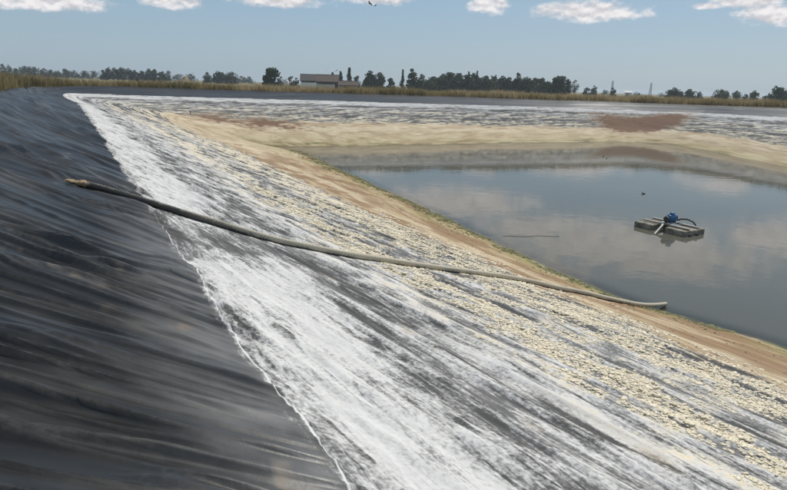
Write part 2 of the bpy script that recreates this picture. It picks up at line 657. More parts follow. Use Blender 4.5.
# --- its material: black membrane, salt efflorescence, cream crust, sand and algae, laid out by height on the bank
def bank_material():
    m, N = material('lined_bank')
    P, T, Sx = N.sep(N.attr('bank').outputs['Vector'])
    silt_a = N.attr('silt').outputs['Fac']
    pos = N.pos()
    # broad fields ride on the mesh, fine grain is computed here
    st1, iso, blot = N.sep(N.attr('fld_a').outputs['Vector'])
    warp, sn, sn2 = N.sep(N.attr('fld_b').outputs['Vector'])
    wob = N.sep(N.attr('fld_c').outputs['Vector'])
    wash, crease, rust = N.sep(N.attr('fld_d').outputs['Vector'])
    st2 = N.noise(N.xyz(N.m('MULTIPLY', P, 2.5), N.m('MULTIPLY', T, 8.5), 4), 1, 5, .72, .9)
    fine = N.noise(pos, 26, 3, .65)
    wb = N.m('MULTIPLY', N.m('SUBTRACT', wob[0], .5), -.30)
    k_lo = N.step(T, 1.35, 2.0)
    tw = N.m('ADD', T, N.m('ADD', N.m('MULTIPLY', wb, N.m('SUBTRACT', 1.0, k_lo)), N.m('MULTIPLY', N.m('MULTIPLY', warp, .5), k_lo)))
    tn = N.m('DIVIDE', N.m('ADD', tw, 4.0), 20.0)

    def tp(v):
        return (v + 4.0) / 20.0
    # --- membrane
    dust = N.step(N.m('ADD', N.m('MULTIPLY', st1, .9), N.m('MULTIPLY', blot, .1)), .40, .85)
    liner = N.mix(dust, (.013, .0125, .0115), (.046, .044, .040))
    liner = N.mix(N.m('MULTIPLY', crease, N.m('MULTIPLY', N.step(fine, .35, .7), .20)), liner, (.17, .168, .162))
    scuff = N.step(N.m('ADD', N.m('MULTIPLY', st2, .7), N.m('MULTIPLY', fine, .3)), .60, .72)
    liner = N.mix(N.m('MULTIPLY', scuff, .10), liner, (.22, .22, .22))
    # --- salt
    dens = N.ramp(tn, [(tp(-3), .0), (tp(.6), .0), (tp(.95), .10), (tp(1.08), .54), (tp(1.4), .68), (tp(2.0), .66), (tp(2.3), .48), (tp(2.5), .33),
                       (tp(2.95), .33), (tp(3.3), .41), (tp(4.1), .42), (tp(4.9), .38), (tp(5.5), .32), (tp(6.3), .32),
                       (tp(7.4), .32), (tp(8.2), .22), (tp(9), .0)])
    N_s = N.m('ADD', N.m('ADD', N.m('MULTIPLY', st1, .24), N.m('MULTIPLY', st2, .42)), N.m('ADD', N.m('MULTIPLY', iso, .14), N.m('MULTIPLY', fine, .24)))
    N_s = N.m('ADD', N.m('MULTIPLY', N.m('SUBTRACT', N_s, .52), 2.3), N.m('ADD', .45, N.m('MULTIPLY', N.m('MULTIPLY', crease, N.step(T, 1.8, 2.6)), .22)))
    thr = N.m('SUBTRACT', 1.0, N.m('MULTIPLY', dens, N.m('SUBTRACT', 1.0, N.m('MULTIPLY', wash, .42))))
    far_s = N.step(Sx, 48, 60)
    thr = N.m('ADD', thr, N.m('MULTIPLY', N.m('MULTIPLY', far_s, N.step(tw, 2.15, 2.5)), .07))
    salt = N.m('MULTIPLY', N.step(N_s, N.m('SUBTRACT', thr, .22), N.m('ADD', thr, .16)), N.step(tw, .85, 1.06))
    # thin grey bloom on the membrane around the crusted zones
    fg = N.step(N.m('ADD', N.m('MULTIPLY', st1, .5), N.m('MULTIPLY', st2, .5)), .36, .66)
    fu = N.m('ADD', .45, N.m('MULTIPLY', N.step(N.m('ADD', N.m('MULTIPLY', st1, .8), N.m('MULTIPLY', blot, .2)), .35, .65), .55))
    upper = N.m('MULTIPLY', N.m('MULTIPLY', N.step(T, .15, .98), N.step(Sx, 14, 9)), N.m('MULTIPLY', fu, .8))
    lower = N.m('MULTIPLY', N.step(tw, 1.0, 1.3), .88)
    lower = N.m('MULTIPLY', lower, N.m('ADD', .42, N.m('MULTIPLY', fg, .58)))
    film = N.m('MAXIMUM', upper, lower)
    saltc = N.mix(N.step(N.m('ADD', N.m('MULTIPLY', fine, .4), N.m('MULTIPLY', st2, .6)), .35, .65), (.50, .494, .48), (.65, .64, .617))
    saltc = N.mix(N.m('MULTIPLY', N.step(T, 2.9, 4.2), N.m('MULTIPLY', N.step(iso, .4, .62), .6)), saltc, (.68, .62, .50))
    # bright bead lines of salt at the old water marks
    def bead(t0, w, i):
        d = N.m('ABSOLUTE', N.m('SUBTRACT', T, N.m('ADD', t0, N.m('MULTIPLY', N.m('SUBTRACT', wob[i], .5), .30))))
        ww = N.m('MULTIPLY', w, N.m('MAXIMUM', .05, N.m('ADD', -.7, N.m('MULTIPLY', N.m('ADD', iso, blot), 1.75))))
        return N.m('SUBTRACT', 1.0, N.step(d, N.m('MULTIPLY', ww, .5), ww))
    b1 = bead(1.06, .009, 0)
    b2 = N.m('MULTIPLY', bead(1.52, .017, 1), .3)
    b3 = N.m('MULTIPLY', bead(2.38, .007, 2), .3)
    beads = N.m('MULTIPLY', N.m('MAXIMUM', b1, N.m('MAXIMUM', b2, b3)), N.step(Sx, 9.5, 7))
    col = N.mix(film, liner, N.mix(N.m('MULTIPLY', N.step(st2, .35, .65), N.step(T, .8, 1.3)), (.17, .169, .166), (.24, .236, .228)))
    col = N.mix(salt, col, saltc)
    col = N.mix(N.m('MULTIPLY', beads, .8), col, (.74, .735, .72))
    saltm = N.m('MAXIMUM', salt, beads)
    # --- cream crust
    cb = N.ramp(tn, [(tp(3.2), .0), (tp(4.1), .20), (tp(4.5), .58), (tp(4.95), .60), (tp(5.25), .20), (tp(5.8), .14), (tp(6.15), .48),
                     (tp(6.6), .64), (tp(7.4), .62), (tp(7.75), .46), (tp(8.1), .42), (tp(8.6), .22), (tp(9.2), .0)])
    crumbs = N.vor(pos, 17, 'F1')
    crn = N.m('ADD', N.m('ADD', N.m('MULTIPLY', st1, .30), N.m('MULTIPLY', blot, .22)), N.m('ADD', N.m('MULTIPLY', iso, .28), N.m('MULTIPLY', N.m('SUBTRACT', 1.0, crumbs), .25)))
    crn = N.m('ADD', N.m('MULTIPLY', N.m('SUBTRACT', crn, .54), 4.0), .5)
    cthr = N.m('SUBTRACT', 1.0, N.m('MULTIPLY', cb, N.m('SUBTRACT', 1.0, N.m('MULTIPLY', far_s, .30))))
    crust = N.m('MULTIPLY', N.step(T, 3.3, 3.9), N.step(crn, N.m('SUBTRACT', cthr, .08), N.m('ADD', cthr, .08)))
    crc = N.mix(fine, (.54, .46, .33), (.80, .72, .55))
    col = N.mix(crust, col, crc)
    # --- sand, mud and algae
    smask = N.step(N.m('ADD', tw, N.m('MULTIPLY', N.m('SUBTRACT', N.m('ADD', N.m('MULTIPLY', sn2, .6), N.m('MULTIPLY', blot, .4)), .5), 2.6)), 7.75, 8.05)
    band = N.m('DIVIDE', N.m('SUBTRACT', N.m('ADD', T, N.m('MULTIPLY', N.m('SUBTRACT', sn, .5), 2.6)), 7.5), 4.5)
    sandc = N.ramp(band, [(0, (.55, .465, .315)), (.12, (.43, .33, .205)), (.22, (.28, .185, .105)), (.30, (.55, .46, .315)), (.44, (.42, .325, .20)),
                          (.54, (.27, .18, .10)), (.62, (.44, .35, .21)), (.72, (.32, .25, .125)), (.80, (.25, .22, .085)), (.89, (.15, .145, .05)), (1, (.13, .125, .065))])
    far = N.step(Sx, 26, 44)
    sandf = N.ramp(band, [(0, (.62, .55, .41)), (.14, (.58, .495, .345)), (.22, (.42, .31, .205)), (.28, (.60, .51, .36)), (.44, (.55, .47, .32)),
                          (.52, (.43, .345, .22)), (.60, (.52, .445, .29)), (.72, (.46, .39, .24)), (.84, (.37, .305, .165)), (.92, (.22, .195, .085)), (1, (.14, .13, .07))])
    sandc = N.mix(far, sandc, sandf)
    sandc = N.mix(N.m('MULTIPLY', N.step(N.m('ADD', N.m('MULTIPLY', sn2, .6), N.m('MULTIPLY', iso, .4)), .49, .62), .6), sandc, N.mix(.5, sandc, (.70, .60, .46)))
    sandc = N.mix(N.m('MULTIPLY', N.step(N.m('ADD', N.m('MULTIPLY', iso, .6), N.m('MULTIPLY', blot, .4)), .46, .62), .55), sandc, N.mix(.45, sandc, (.30, .19, .10)))
    sandc = N.mix(N.m('MULTIPLY', N.step(fine, .5, .75), .35), sandc, N.mix(.6, sandc, (.10, .07, .045)))
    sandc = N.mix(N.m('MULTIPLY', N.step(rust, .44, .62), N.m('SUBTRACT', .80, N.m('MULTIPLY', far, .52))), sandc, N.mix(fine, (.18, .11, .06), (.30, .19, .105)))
    sr = N.step(N.m('ADD', silt_a, N.m('MULTIPLY', N.m('SUBTRACT', N.m('ADD', N.m('MULTIPLY', sn, .5), N.m('MULTIPLY', iso, .5)), .5), 1.7)), .22, .74)
    siltc = N.mix(N.m('ADD', N.m('MULTIPLY', blot, .5), N.m('MULTIPLY', fine, .5)), (.125, .072, .045), (.25, .158, .105))
    sandm = N.m('MAXIMUM', smask, sr)
    sandc = N.mix(sr, sandc, siltc)
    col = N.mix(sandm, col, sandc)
    # roughness and relief
    rough = N.mix(N.m('MAXIMUM', saltm, N.step(tw, .95, 1.15)), N.mix(dust, (.36,) * 3, (.52,) * 3), (.92,) * 3)
    rough = N.mix(N.m('MAXIMUM', crust, sandm), rough, (.9,) * 3)
    wet = N.step(T, 11.0, 11.5)
    rough = N.mix(wet, rough, (.6,) * 3)
    h = N.m('ADD', N.m('MULTIPLY', fine, .55), N.m('MULTIPLY', st2, .5))
    rel = N.ramp(tn, [(0, .12), (tp(.9), .12), (tp(1.3), .45), (tp(2.4), .45), (tp(3.2), .8), (1, .8)])
    nb = N.bump(h, rel, .012)
    sh = N.pbr(col, rough, nb, spec=N.m('SUBTRACT', .4, N.m('MULTIPLY', N.step(tw, .95, 1.15), .28)))
    N.out(sh)
    return m


BANK_MAT = bank_material()
bank = tag(link('pond_bank', me, BANK_MAT), 'black lined pond bank streaked with white salt and cream crust', kind='structure')

# ------------------------------------------------------------------ the land around, one sheet to the horizon
step_ = np.unique(np.concatenate([np.arange(0, nS, 6), [nS - 1]]))
edge = BANK[0, step_] .copy()
edge[:, 2] -= .02
ctr = np.array([33.0, 16.0])
rings = []
dirv = out_pt[step_, :2] - RING[step_, 1, :2]
dirv /= np.linalg.norm(dirv, axis=1)[:, None]
radv = edge[:, :2] - ctr
radv /= np.linalg.norm(radv, axis=1)[:, None]
for k, (off, z) in enumerate([(-.25, None), (.0, None), (.6, 3.56), (2, 3.55), (4, 3.45), (7, 3.2), (11, 2.95), (20, 2.85), (45, 2.8), (110, 2.8), (300, 2.8), (700, 2.8), (1500, 2.8)]):
    w = min(1, max(0, off) / 20)
    d = dirv * (1 - w) + radv * w
    d /= np.linalg.norm(d, axis=1)[:, None]
    p = edge[:, :2] + d * off
    zz = edge[:, 2] - (.05 if k == 0 else 0) if z is None else np.full(len(p), z)
    if z is not None and off < 400:
        zz = zz + .10 * fbm(p[:, 0] * .15, p[:, 1] * .15, 2, 51)
    rings.append(np.column_stack([p, zz]))
G = np.array(rings)
gm, N = material('dry_ground')
p = N.pos()
gn = N.noise(p, .6, 5, .6)
gn2 = N.noise(p, .03, 4, .55)
gc = N.ramp(gn, [(.3, (.16, .125, .06)), (.5, (.24, .19, .10)), (.7, (.30, .25, .15))])
gc2 = N.mix(gn, (.09, .10, .035), (.20, .17, .075))
N.out(N.pbr(N.mix(N.step(gn2, .42, .6), gc, gc2), .95, N.bump(N.noise(p, 5, 4, .6), .6, .1), spec=.2))
ground = tag(link('ground', mesh_np('ground', G.reshape(-1, 3), grid_faces(G.shape[0], G.shape[1], wrap=True)), gm), kind='structure')

# ------------------------------------------------------------------ water
wc = np.array([31.0, 14.0])
shore = RING[::3, 3, :2]
nA = 720
ang = np.linspace(0, 2 * pi, nA, endpoint=False)
sa_ = np.arctan2(shore[:, 1] - wc[1], shore[:, 0] - wc[0])
sr_ = np.linalg.norm(shore - wc, axis=1)
o_ = np.argsort(sa_)
rad = np.interp(ang, sa_[o_], sr_[o_], period=2 * pi)
outs = [-1.5, -.5, 0, .15, .3, .5, .75, 1.05, 1.4, 1.9, 2.6, 3.6]
wr = []
for o in outs:
    wr.append((rad - o))
for f in (.75, .5, .25, .02):
    wr.append((rad - 3.6) * f)
WR = np.array(wr)
WV = np.stack([wc[0] + WR * np.cos(ang), wc[1] + WR * np.sin(ang), np.zeros_like(WR)], -1)
offm = np.zeros_like(WR)
for i in range(len(outs)):
    dd = np.linalg.norm(WV[i][:, None, :2] - shore[None], axis=2).min(1)
    offm[i] = dd * np.sign(outs[i] + 1e-6)
offm[len(outs):] = 5
wf = grid_faces(WV.shape[0], WV.shape[1], wrap=True)
wme = mesh_np('water', WV.reshape(-1, 3), wf)
if wme.polygons[0].normal.z < 0:
    wme.flip_normals()
a_ = wme.attributes.new('offshore', 'FLOAT', 'POINT')
a_.data.foreach_set('value', offm.astype(np.float32).ravel())
wm, N = material('pond_water')
p = N.pos()
rip = N.m('ADD', N.m('MULTIPLY', N.noise(p, 1.3, 3, .5), 1.0), N.m('MULTIPLY', N.noise(p, 6, 2, .5), .18))
nb = N.bump(rip, .035, .1)
off = N.attr('offshore').outputs['Fac']
murk = N.n('ShaderNodeBsdfDiffuse')
N.put(murk.inputs[0], N.mix(N.step(N.noise(p, .12, 3, .5), .35, .65), (.092, .092, .076), (.112, .108, .086)))
tr_ = N.n('ShaderNodeBsdfTransparent')
N.put(tr_.inputs[0], (.75, .78, .66))
body = N.n('ShaderNodeMixShader')
N.put(body.inputs[0], N.step(off, -.2, .75))
N.t.links.new(tr_.outputs[0], body.inputs[1])
N.t.links.new(murk.outputs[0], body.inputs[2])
gl = N.n('ShaderNodeBsdfGlossy')
N.put(gl.inputs['Roughness'], .045)
N.put(gl.inputs['Color'], (.92, .90, .86))
N.put(gl.inputs['Normal'], nb)
fr = N.n('ShaderNodeFresnel')
fr.inputs[0].default_value = 1.333
N.put(fr.inputs['Normal'], nb)
ms = N.n('ShaderNodeMixShader')
N.t.links.new(fr.outputs[0], ms.inputs[0])
N.t.links.new(body.outputs[0], ms.inputs[1])
N.t.links.new(gl.outputs[0], ms.inputs[2])
N.out(ms.outputs[0])
water = tag(link('water', wme, wm), kind='structure')

bpy.context.view_layer.update()


def drop(o, x, y, default=0.0):
    ok, loc, nor, idx = o.ray_cast(Vector((x, y, 50)), Vector((0, 0, -1)))
    return (loc.z if ok else default)
#@@PART2


def bank_at(s, t):
    """points on the bank surface for arrays of station and height coordinates"""
    c = np.interp(s, st, np.arange(nS))
    r = np.interp(t, tr, np.arange(nT))
    c0, r0 = np.clip(c.astype(int), 0, nS - 2), np.clip(r.astype(int), 0, nT - 2)
    fc, fr_ = (c - c0)[:, None], (r - r0)[:, None]
    return ((BANK[r0, c0] * (1 - fc) + BANK[r0, c0 + 1] * fc) * (1 - fr_) +
            (BANK[r0 + 1, c0] * (1 - fc) + BANK[r0 + 1, c0 + 1] * fc) * fr_)


def field_at(Fd, s, t):
    c = np.clip(np.round(np.interp(s, st, np.arange(nS))).astype(int), 0, nS - 1)
    r = np.clip(np.round(np.interp(t, tr, np.arange(nT))).astype(int), 0, nT - 1)
    return Fd[r, c]


# icosahedron for lumps
_ph = (1 + 5**.5) / 2
ICO_V = np.array([(-1, _ph, 0), (1, _ph, 0), (-1, -_ph, 0), (1, -_ph, 0), (0, -1, _ph), (0, 1, _ph), (0, -1, -_ph), (0, 1, -_ph),
                  (_ph, 0, -1), (_ph, 0, 1), (-_ph, 0, -1), (-_ph, 0, 1)]) / 1.902
ICO_F = np.array([(0, 11, 5), (0, 5, 1), (0, 1, 7), (0, 7, 10), (0, 10, 11), (1, 5, 9), (5, 11, 4), (11, 10, 2), (10, 7, 6), (7, 1, 8),
                  (3, 9, 4), (3, 4, 2), (3, 2, 6), (3, 6, 8), (3, 8, 9), (4, 9, 5), (2, 4, 11), (6, 2, 10), (8, 6, 7), (9, 8, 1)])


def lumps(name, P, size, mat, flat=.45, jit=.28):
    n = len(P)
    sc = size[:, None, None] * np.stack([rng.uniform(.7, 1.5, n), rng.uniform(.6, 1.1, n), rng.uniform(.7, 1.2, n) * flat], -1)[:, None, :]
    V = ICO_V[None] * (1 + rng.uniform(-jit, jit, (n, 12, 1))) * sc
    a = rng.uniform(0, 2 * pi, n)[:, None]
    V = np.stack([V[..., 0] * np.cos(a) - V[..., 1] * np.sin(a), V[..., 0] * np.sin(a) + V[..., 1] * np.cos(a), V[..., 2]], -1)
    V += P[:, None, :]
    Fc = ICO_F[None] + (np.arange(n) * 12)[:, None, None]
    me = mesh_np(name, V.reshape(-1, 3), Fc.reshape(-1, 3), smooth=True)
    a_ = me.attributes.new('tint', 'FLOAT', 'POINT')
    a_.data.foreach_set('value', np.repeat(rng.uniform(0, 1, n), 12).astype(np.float32))
    return link(name, me, mat)


# ------------------------------------------------------------------ cream crust crumbs lying on the membrane
m, N = material('cream_crust')
tint = N.attr('tint').outputs['Fac']
p = N.pos()
N.out(N.pbr(N.mix(N.m('ADD', N.m('MULTIPLY', tint, .6), N.m('MULTIPLY', N.noise(p, 60, 2, .6), .4)), (.66, .575, .42), (.84, .765, .60)), .9,
            N.bump(N.noise(p, 90, 3, .6), .5, .004), spec=.2))
CRUST = m
nq = 260000
cs_ = rng.uniform(0, 1, nq)
cs_ = 1.0 + 15 * cs_**1.35
ct_ = rng.uniform(4.0, 8.9, nq)
cbv = np.interp(ct_ + .5 * field_at(_al - .5 + _al2 - .5, cs_, ct_), [3.2, 4.1, 4.5, 4.95, 5.25, 5.8, 6.15, 6.6, 7.4, 7.75, 8.1, 8.6, 9.2],
                [0, .20, .58, .60, .20, .14, .48, .64, .62, .46, .42, .22, 0])
crn_v = .30 * field_at(_st1, cs_, ct_) + .22 * field_at(_blot, cs_, ct_) + .28 * field_at(_iso, cs_, ct_) + .16 + rng.uniform(-.04, .04, nq)
crn_v = (crn_v - .54) * 4.0 + .5
keep = crn_v > (1 - cbv) + .08
cs_, ct_ = cs_[keep][:40000], ct_[keep][:40000]
P_ = bank_at(cs_, ct_)
sz = np.clip(rng.lognormal(-4.6, .45, len(P_)), .004, .020) * (1 + cs_ / 18) * (1 + .5 * (rng.uniform(0, 1, len(P_)) > .88))
P_[:, 2] += sz * .2
tag(lumps('salt_crust', P_, sz, CRUST, flat=.26, jit=.3), 'cream crumbs of dried crust in bands along the salty bank', 'crust', kind='stuff')

# algae clumps along the water's edge
m, N = material('green_algae')
tint = N.attr('tint').outputs['Fac']
N.out(N.pbr(N.mix(tint, (.085, .088, .028), (.19, .175, .06)), .7, spec=.3))
nq = 8500
cs_ = 7 + 38 * rng.uniform(0, 1, nq)**1.2
ct_ = 11.5 - np.abs(rng.normal(0, .32, nq)) + .10
k = gnoise(cs_ / 1.1, ct_ * 0, 91) + rng.normal(0, .25, nq) > .05
cs_, ct_ = cs_[k], ct_[k]
P_ = bank_at(cs_, ct_)
tag(lumps('algae_fringe', P_, rng.uniform(.012, .05, len(P_)) * (1 + cs_ / 40), m, flat=.35), 'yellow green algae clumps fringing the edge of the water', 'algae', kind='stuff')

# pebbles and debris on the sand
m, N = material('sand_debris')
tint = N.attr('tint').outputs['Fac']
N.out(N.pbr(N.ramp(tint, [(0, (.05, .04, .03)), (.4, (.20, .14, .09)), (1, (.52, .44, .33))]), .9, spec=.2))
nq = 5000
cs_, ct_ = 1 + 30 * rng.uniform(0, 1, nq)**1.5, rng.uniform(7.6, 11.2, nq)
k = gnoise(cs_ * 1.2, ct_ * 2.5, 93) > .1
P_ = bank_at(cs_[k], ct_[k])
tag(lumps('mud_flakes', P_, rng.uniform(.008, .025, len(P_)), m, flat=.4), 'small dark and pale mud flakes scattered over the brown sand', 'debris', kind='stuff')

# ------------------------------------------------------------------ tall dry grass along the crest
gmat, N = material('dry_grass')
tint = N.attr('tint').outputs['Fac']
hgt = N.attr('hgt').outputs['Fac']
gcol = N.ramp(tint, [(0, (.12, .125, .05)), (.3, (.22, .195, .085)), (.55, (.36, .29, .15)), (.8, (.50, .40, .235)), (1, (.62, .53, .35))])
gcol = N.mix(N.m('MULTIPLY', hgt, .35), gcol, (.34, .27, .16))
bs = N.pbr(gcol, .8, spec=.2)
trl = N.n('ShaderNodeBsdfTranslucent')
N.put(trl.inputs[0], gcol)
mx = N.n('ShaderNodeMixShader')
mx.inputs[0].default_value = .42
N.t.links.new(bs, mx.inputs[1])
N.t.links.new(trl.outputs[0], mx.inputs[2])
N.out(mx.outputs[0])


def grass(name, base, height, width, tint, label, cat, blades=7, spread=.16):
    n = len(base)
    B = np.repeat(base, blades, 0)
    H = np.repeat(height, blades) * rng.uniform(.55, 1.1, n * blades)
    W = np.repeat(width, blades) * rng.uniform(.6, 1.3, n * blades)
    Tn = np.clip(np.repeat(tint, blades) + rng.normal(0, .13, n * blades), 0, 1)
    a = rng.uniform(0, 2 * pi, n * blades)
    B = B + np.column_stack([rng.normal(0, spread, (n * blades, 2)), np.zeros(n * blades)])
    ln = rng.normal(0, .16, (n * blades, 2)) * H[:, None]
    side = np.column_stack([np.cos(a), np.sin(a), np.zeros_like(a)]) * W[:, None] * .5
    mid = B + np.column_stack([ln * .35, H * .6])
    tip = B + np.column_stack([ln, H])
    V = np.stack([B - side, B + side, mid + side * .75, tip, mid - side * .75], 1)
    k = np.arange(len(B)) * 5
    Fq = np.stack([k, k + 1, k + 2, k + 3, k + 4], -1)
    me = mesh_np(name, V.reshape(-1, 3), Fq, smooth=False)
    a_ = me.attributes.new('tint', 'FLOAT', 'POINT')
    a_.data.foreach_set('value', np.repeat(Tn, 5).astype(np.float32))
    a_ = me.attributes.new('hgt', 'FLOAT', 'POINT')
    a_.data.foreach_set('value', np.tile([0, 0, .5, 1, .5], len(B)).astype(np.float32))
    return tag(link(name, me, gmat), label, cat, kind='stuff')


def verge(n, s0, s1, o0, o1, pw=1.0):
    """points on the land outside the crest"""
    ss = rng.uniform(s0, s1, n)
    c = np.interp(ss, st, np.arange(nS)).astype(int)
    o = o0 + (o1 - o0) * rng.uniform(0, 1, n)**pw
    d = out_pt[c, :2] - RING[c, 1, :2]
    d /= np.linalg.norm(d, axis=1)[:, None]
    p = out_pt[c, :2] + d * (o[:, None] - .25)
    z = np.array([drop(ground, x, y, 3.4) for x, y in p])
    return ss, np.column_stack([p, z - .02])


ss, B = verge(15000, 44, 132, -.1, 8.5, 1.3)
tn_ = .47 + .30 * gnoise(B[:, 0] * .11, B[:, 1] * .11, 95) + .25 * gnoise(B[:, 0] * .5, B[:, 1] * .5, 96) + .12 * sstep(ss, 55, 80)
hh = (.76 + .22 * gnoise(B[:, 0] * .3, B[:, 1] * .3, 97) + .35 * (1 - sstep(ss, 46, 62))) * rng.uniform(.7, 1.15, len(B))
grass('tall_dry_grass', B, hh, np.full(len(B), .034), tn_, 'tall tan and olive dry grass along the crest of the far bank', 'grass')
ss, B = verge(9000, 4, 52, .1, 9.0, 1.1)
tn_ = .34 + .3 * gnoise(B[:, 0] * .3, B[:, 1] * .12, 98)
hh = (.72 + .22 * gnoise(B[:, 0] * .4, B[:, 1] * .3, 99) + .4 * sstep(ss, 34, 50)) * rng.uniform(.6, 1.15, len(B)) * (.35 + .65 * sstep(ss, 14, 36))
grass('verge_grass', B, hh, np.full(len(B), .022), tn_, 'green and tan grass growing behind the crest of the near bank', 'grass')

# ------------------------------------------------------------------ hose lying across the bank
hp = np.array(HP)
hl = np.concatenate([[0], np.cumsum(np.linalg.norm(np.diff(hp, axis=0), axis=1))])
L = hl[-1]
# smooth path
u = np.arange(0, L, .0125)
path = np.column_stack([np.interp(u, hl, hp[:, 0]), np.interp(u, hl, hp[:, 1])])
for _ in range(900):
    path[1:-1] = path[1:-1] * .5 + .25 * (path[2:] + path[:-2])
path[:, 1] += .012 * np.sin(u * 1.7)
zz = np.array([max(drop(bank, x + dx, y + dy) for dx, dy in ((0, 0), (.03, .05), (-.03, -.05))) for x, y in path])
zs = zz.copy()
for _ in range(400):
    zs[1:-1] = np.maximum(zs[1:-1] * .5 + .25 * (zs[2:] + zs[:-2]), zz[1:-1] - .012)
q_ = (u > L - 2.2)
ze = np.maximum(zs, 0.0)
for _ in range(3500):
    ze[1:-1] = ze[1:-1] * .5 + .25 * (ze[2:] + ze[:-2])
    ze[-1] = ze[-2] * .9
zs = zs + (np.maximum(ze, zs) - zs) * sstep(u, L - 2.2, L - 1.4)
HR = np.interp(u, [0, 2.5, 4, L], [.050, .049, .046, .043])
zs = np.maximum(zs, -.02)
PATH = np.column_stack([path, zs + HR * .9])


def hose_mesh(i0, i1, seg=16, closed_end=False):
    pts = PATH[i0:i1]
    tan_ = np.gradient(pts, axis=0)
    tan_ /= np.linalg.norm(tan_, axis=1)[:, None]
    a = np.cross(tan_, [0, 0, 1.0])
    a /= np.linalg.norm(a, axis=1)[:, None]
    b = np.cross(a, tan_)
    k = np.arange(i0, i1)
    rr = HR[i0:i1] * (1 + .055 * np.cos(k * 2 * pi / 4))          # corrugation, one rib every 5 cm
    th = np.linspace(0, 2 * pi, seg, endpoint=False)
    V = pts[:, None] + (a[:, None] * np.cos(th)[None, :, None] + b[:, None] * np.sin(th)[None, :, None]) * rr[:, None, None]
    V = V.reshape(-1, 3)
    Fq = grid_faces(len(pts), seg, wrap=True)
    if closed_end:        # open mouth: a short inner lip so the end has wall thickness
        inner = pts[-1] + (a[-1] * np.cos(th)[:, None] + b[-1] * np.sin(th)[:, None]) * rr[-1] * .8
        deep = inner - tan_[-1] * .15
        n0 = len(V)
        V = np.concatenate([V, inner, deep, deep.mean(0)[None]])
        base = n0 - seg
        ex = []
        for q in range(seg):
            q2 = (q + 1) % seg
            ex.append((base + q, base + q2, n0 + q2, n0 + q))
            ex.append((n0 + q, n0 + q2, n0 + seg + q2, n0 + seg + q))
            ex.append((n0 + seg + q, n0 + seg + q2, n0 + 2 * seg, n0 + 2 * seg))
        Fq = np.concatenate([Fq, np.array(ex[0::3] + ex[1::3])])
        me = mesh_np('hose', V, Fq)
    else:
        me = mesh_np('hose', V, Fq)
    return me


m_hose, N = material('hose_rubber')
p = N.pos()
nz = N.sep(N.n('ShaderNodeNewGeometry').outputs['Normal'])[2]
lower_ = N.step(N.sep(p)[0], 1.3, 2.7)                      # dust cakes the length lying in the salt and sand
dustn = N.m('ADD', N.m('MULTIPLY', N.noise(p, 3.0, 4, .6), 1.2), N.m('MULTIPLY', N.noise(p, 22, 3, .6), .6))
f = N.step(N.m('ADD', N.m('ADD', dustn, N.m('MULTIPLY', nz, .35)), N.m('SUBTRACT', N.m('MULTIPLY', lower_, .62), .20)), .95, 1.25)
pale = N.mix(lower_, (.20, .18, .14), (.50, .45, .345))
N.out(N.pbr(N.mix(f, N.mix(lower_, (.062, .057, .047), (.16, .145, .11)), pale), N.mix(f, (.45,) * 3, (.9,) * 3), N.bump(N.noise(p, 60, 3, .6), .3, .004), spec=.4))
hose = tag(empty('suction_hose', tuple(PATH[0])), 'long corrugated hose lying down the bank from the black liner to the water', 'hose')
i_a, i_b = int(.34 / .0125), int(np.argmax(PATH[:, 0] > 2.1))
for nm, me_, lb in (('dark_section', hose_mesh(i_a, i_b + 1), 'dark upper length of the hose'),
                    ('dusty_section', hose_mesh(i_b, len(PATH), closed_end=True), 'pale dust caked lower length of the hose')):
    o = link(nm, me_, m_hose, hose)
    o.matrix_parent_inverse = Matrix.Translation(-Vector(PATH[0]))
    o['label'] = lb
# frayed wrapping at the upper end
m, N = material('frayed_cloth')
p = N.pos()
N.out(N.pbr(N.mix(N.noise(p, 18, 4, .65), (.16, .11, .065), (.46, .35, .22)), .95, N.bump(N.noise(p, 40, 3, .6), .8, .01), spec=.1))
seg = 14
V, th = [], np.linspace(0, 2 * pi, seg, endpoint=False)
n_f = 16
for i in range(n_f):
    k = int(i_a * 1.25 * i / (n_f - 1))
    c_ = PATH[k] - np.array([0, 0, .012 * (n_f - i) / n_f])
    d = PATH[k + 1] - PATH[k]
    d /= np.linalg.norm(d)
    a = np.cross(d, [0, 0, 1.0]); a /= np.linalg.norm(a)
    b = np.cross(a, d)
    r_ = (.040 + .026 * sin(pi * min(1, .10 + i / n_f)))
    for t_ in th:
        jr = r_ * (1 + .55 * gnoise(np.array([t_ * 1.6]), np.array([i * .55]), 7)[0])
        V.append(c_ + (a * cos(t_) * 1.2 + b * sin(t_) * (.45 if i < 8 else .85)) * jr + d * (.05 * gnoise(np.array([t_ * 2.2]), np.array([3.3]), 5)[0] if i < 3 else 0))
fr_me = mesh_np('frayed_end', np.array(V), grid_faces(n_f, seg, wrap=True))
o = link('frayed_end', fr_me, m, hose)
o.matrix_parent_inverse = Matrix.Translation(-Vector(PATH[0]))
o['label'] = 'frayed tan cloth wrapping at the top of the hose'

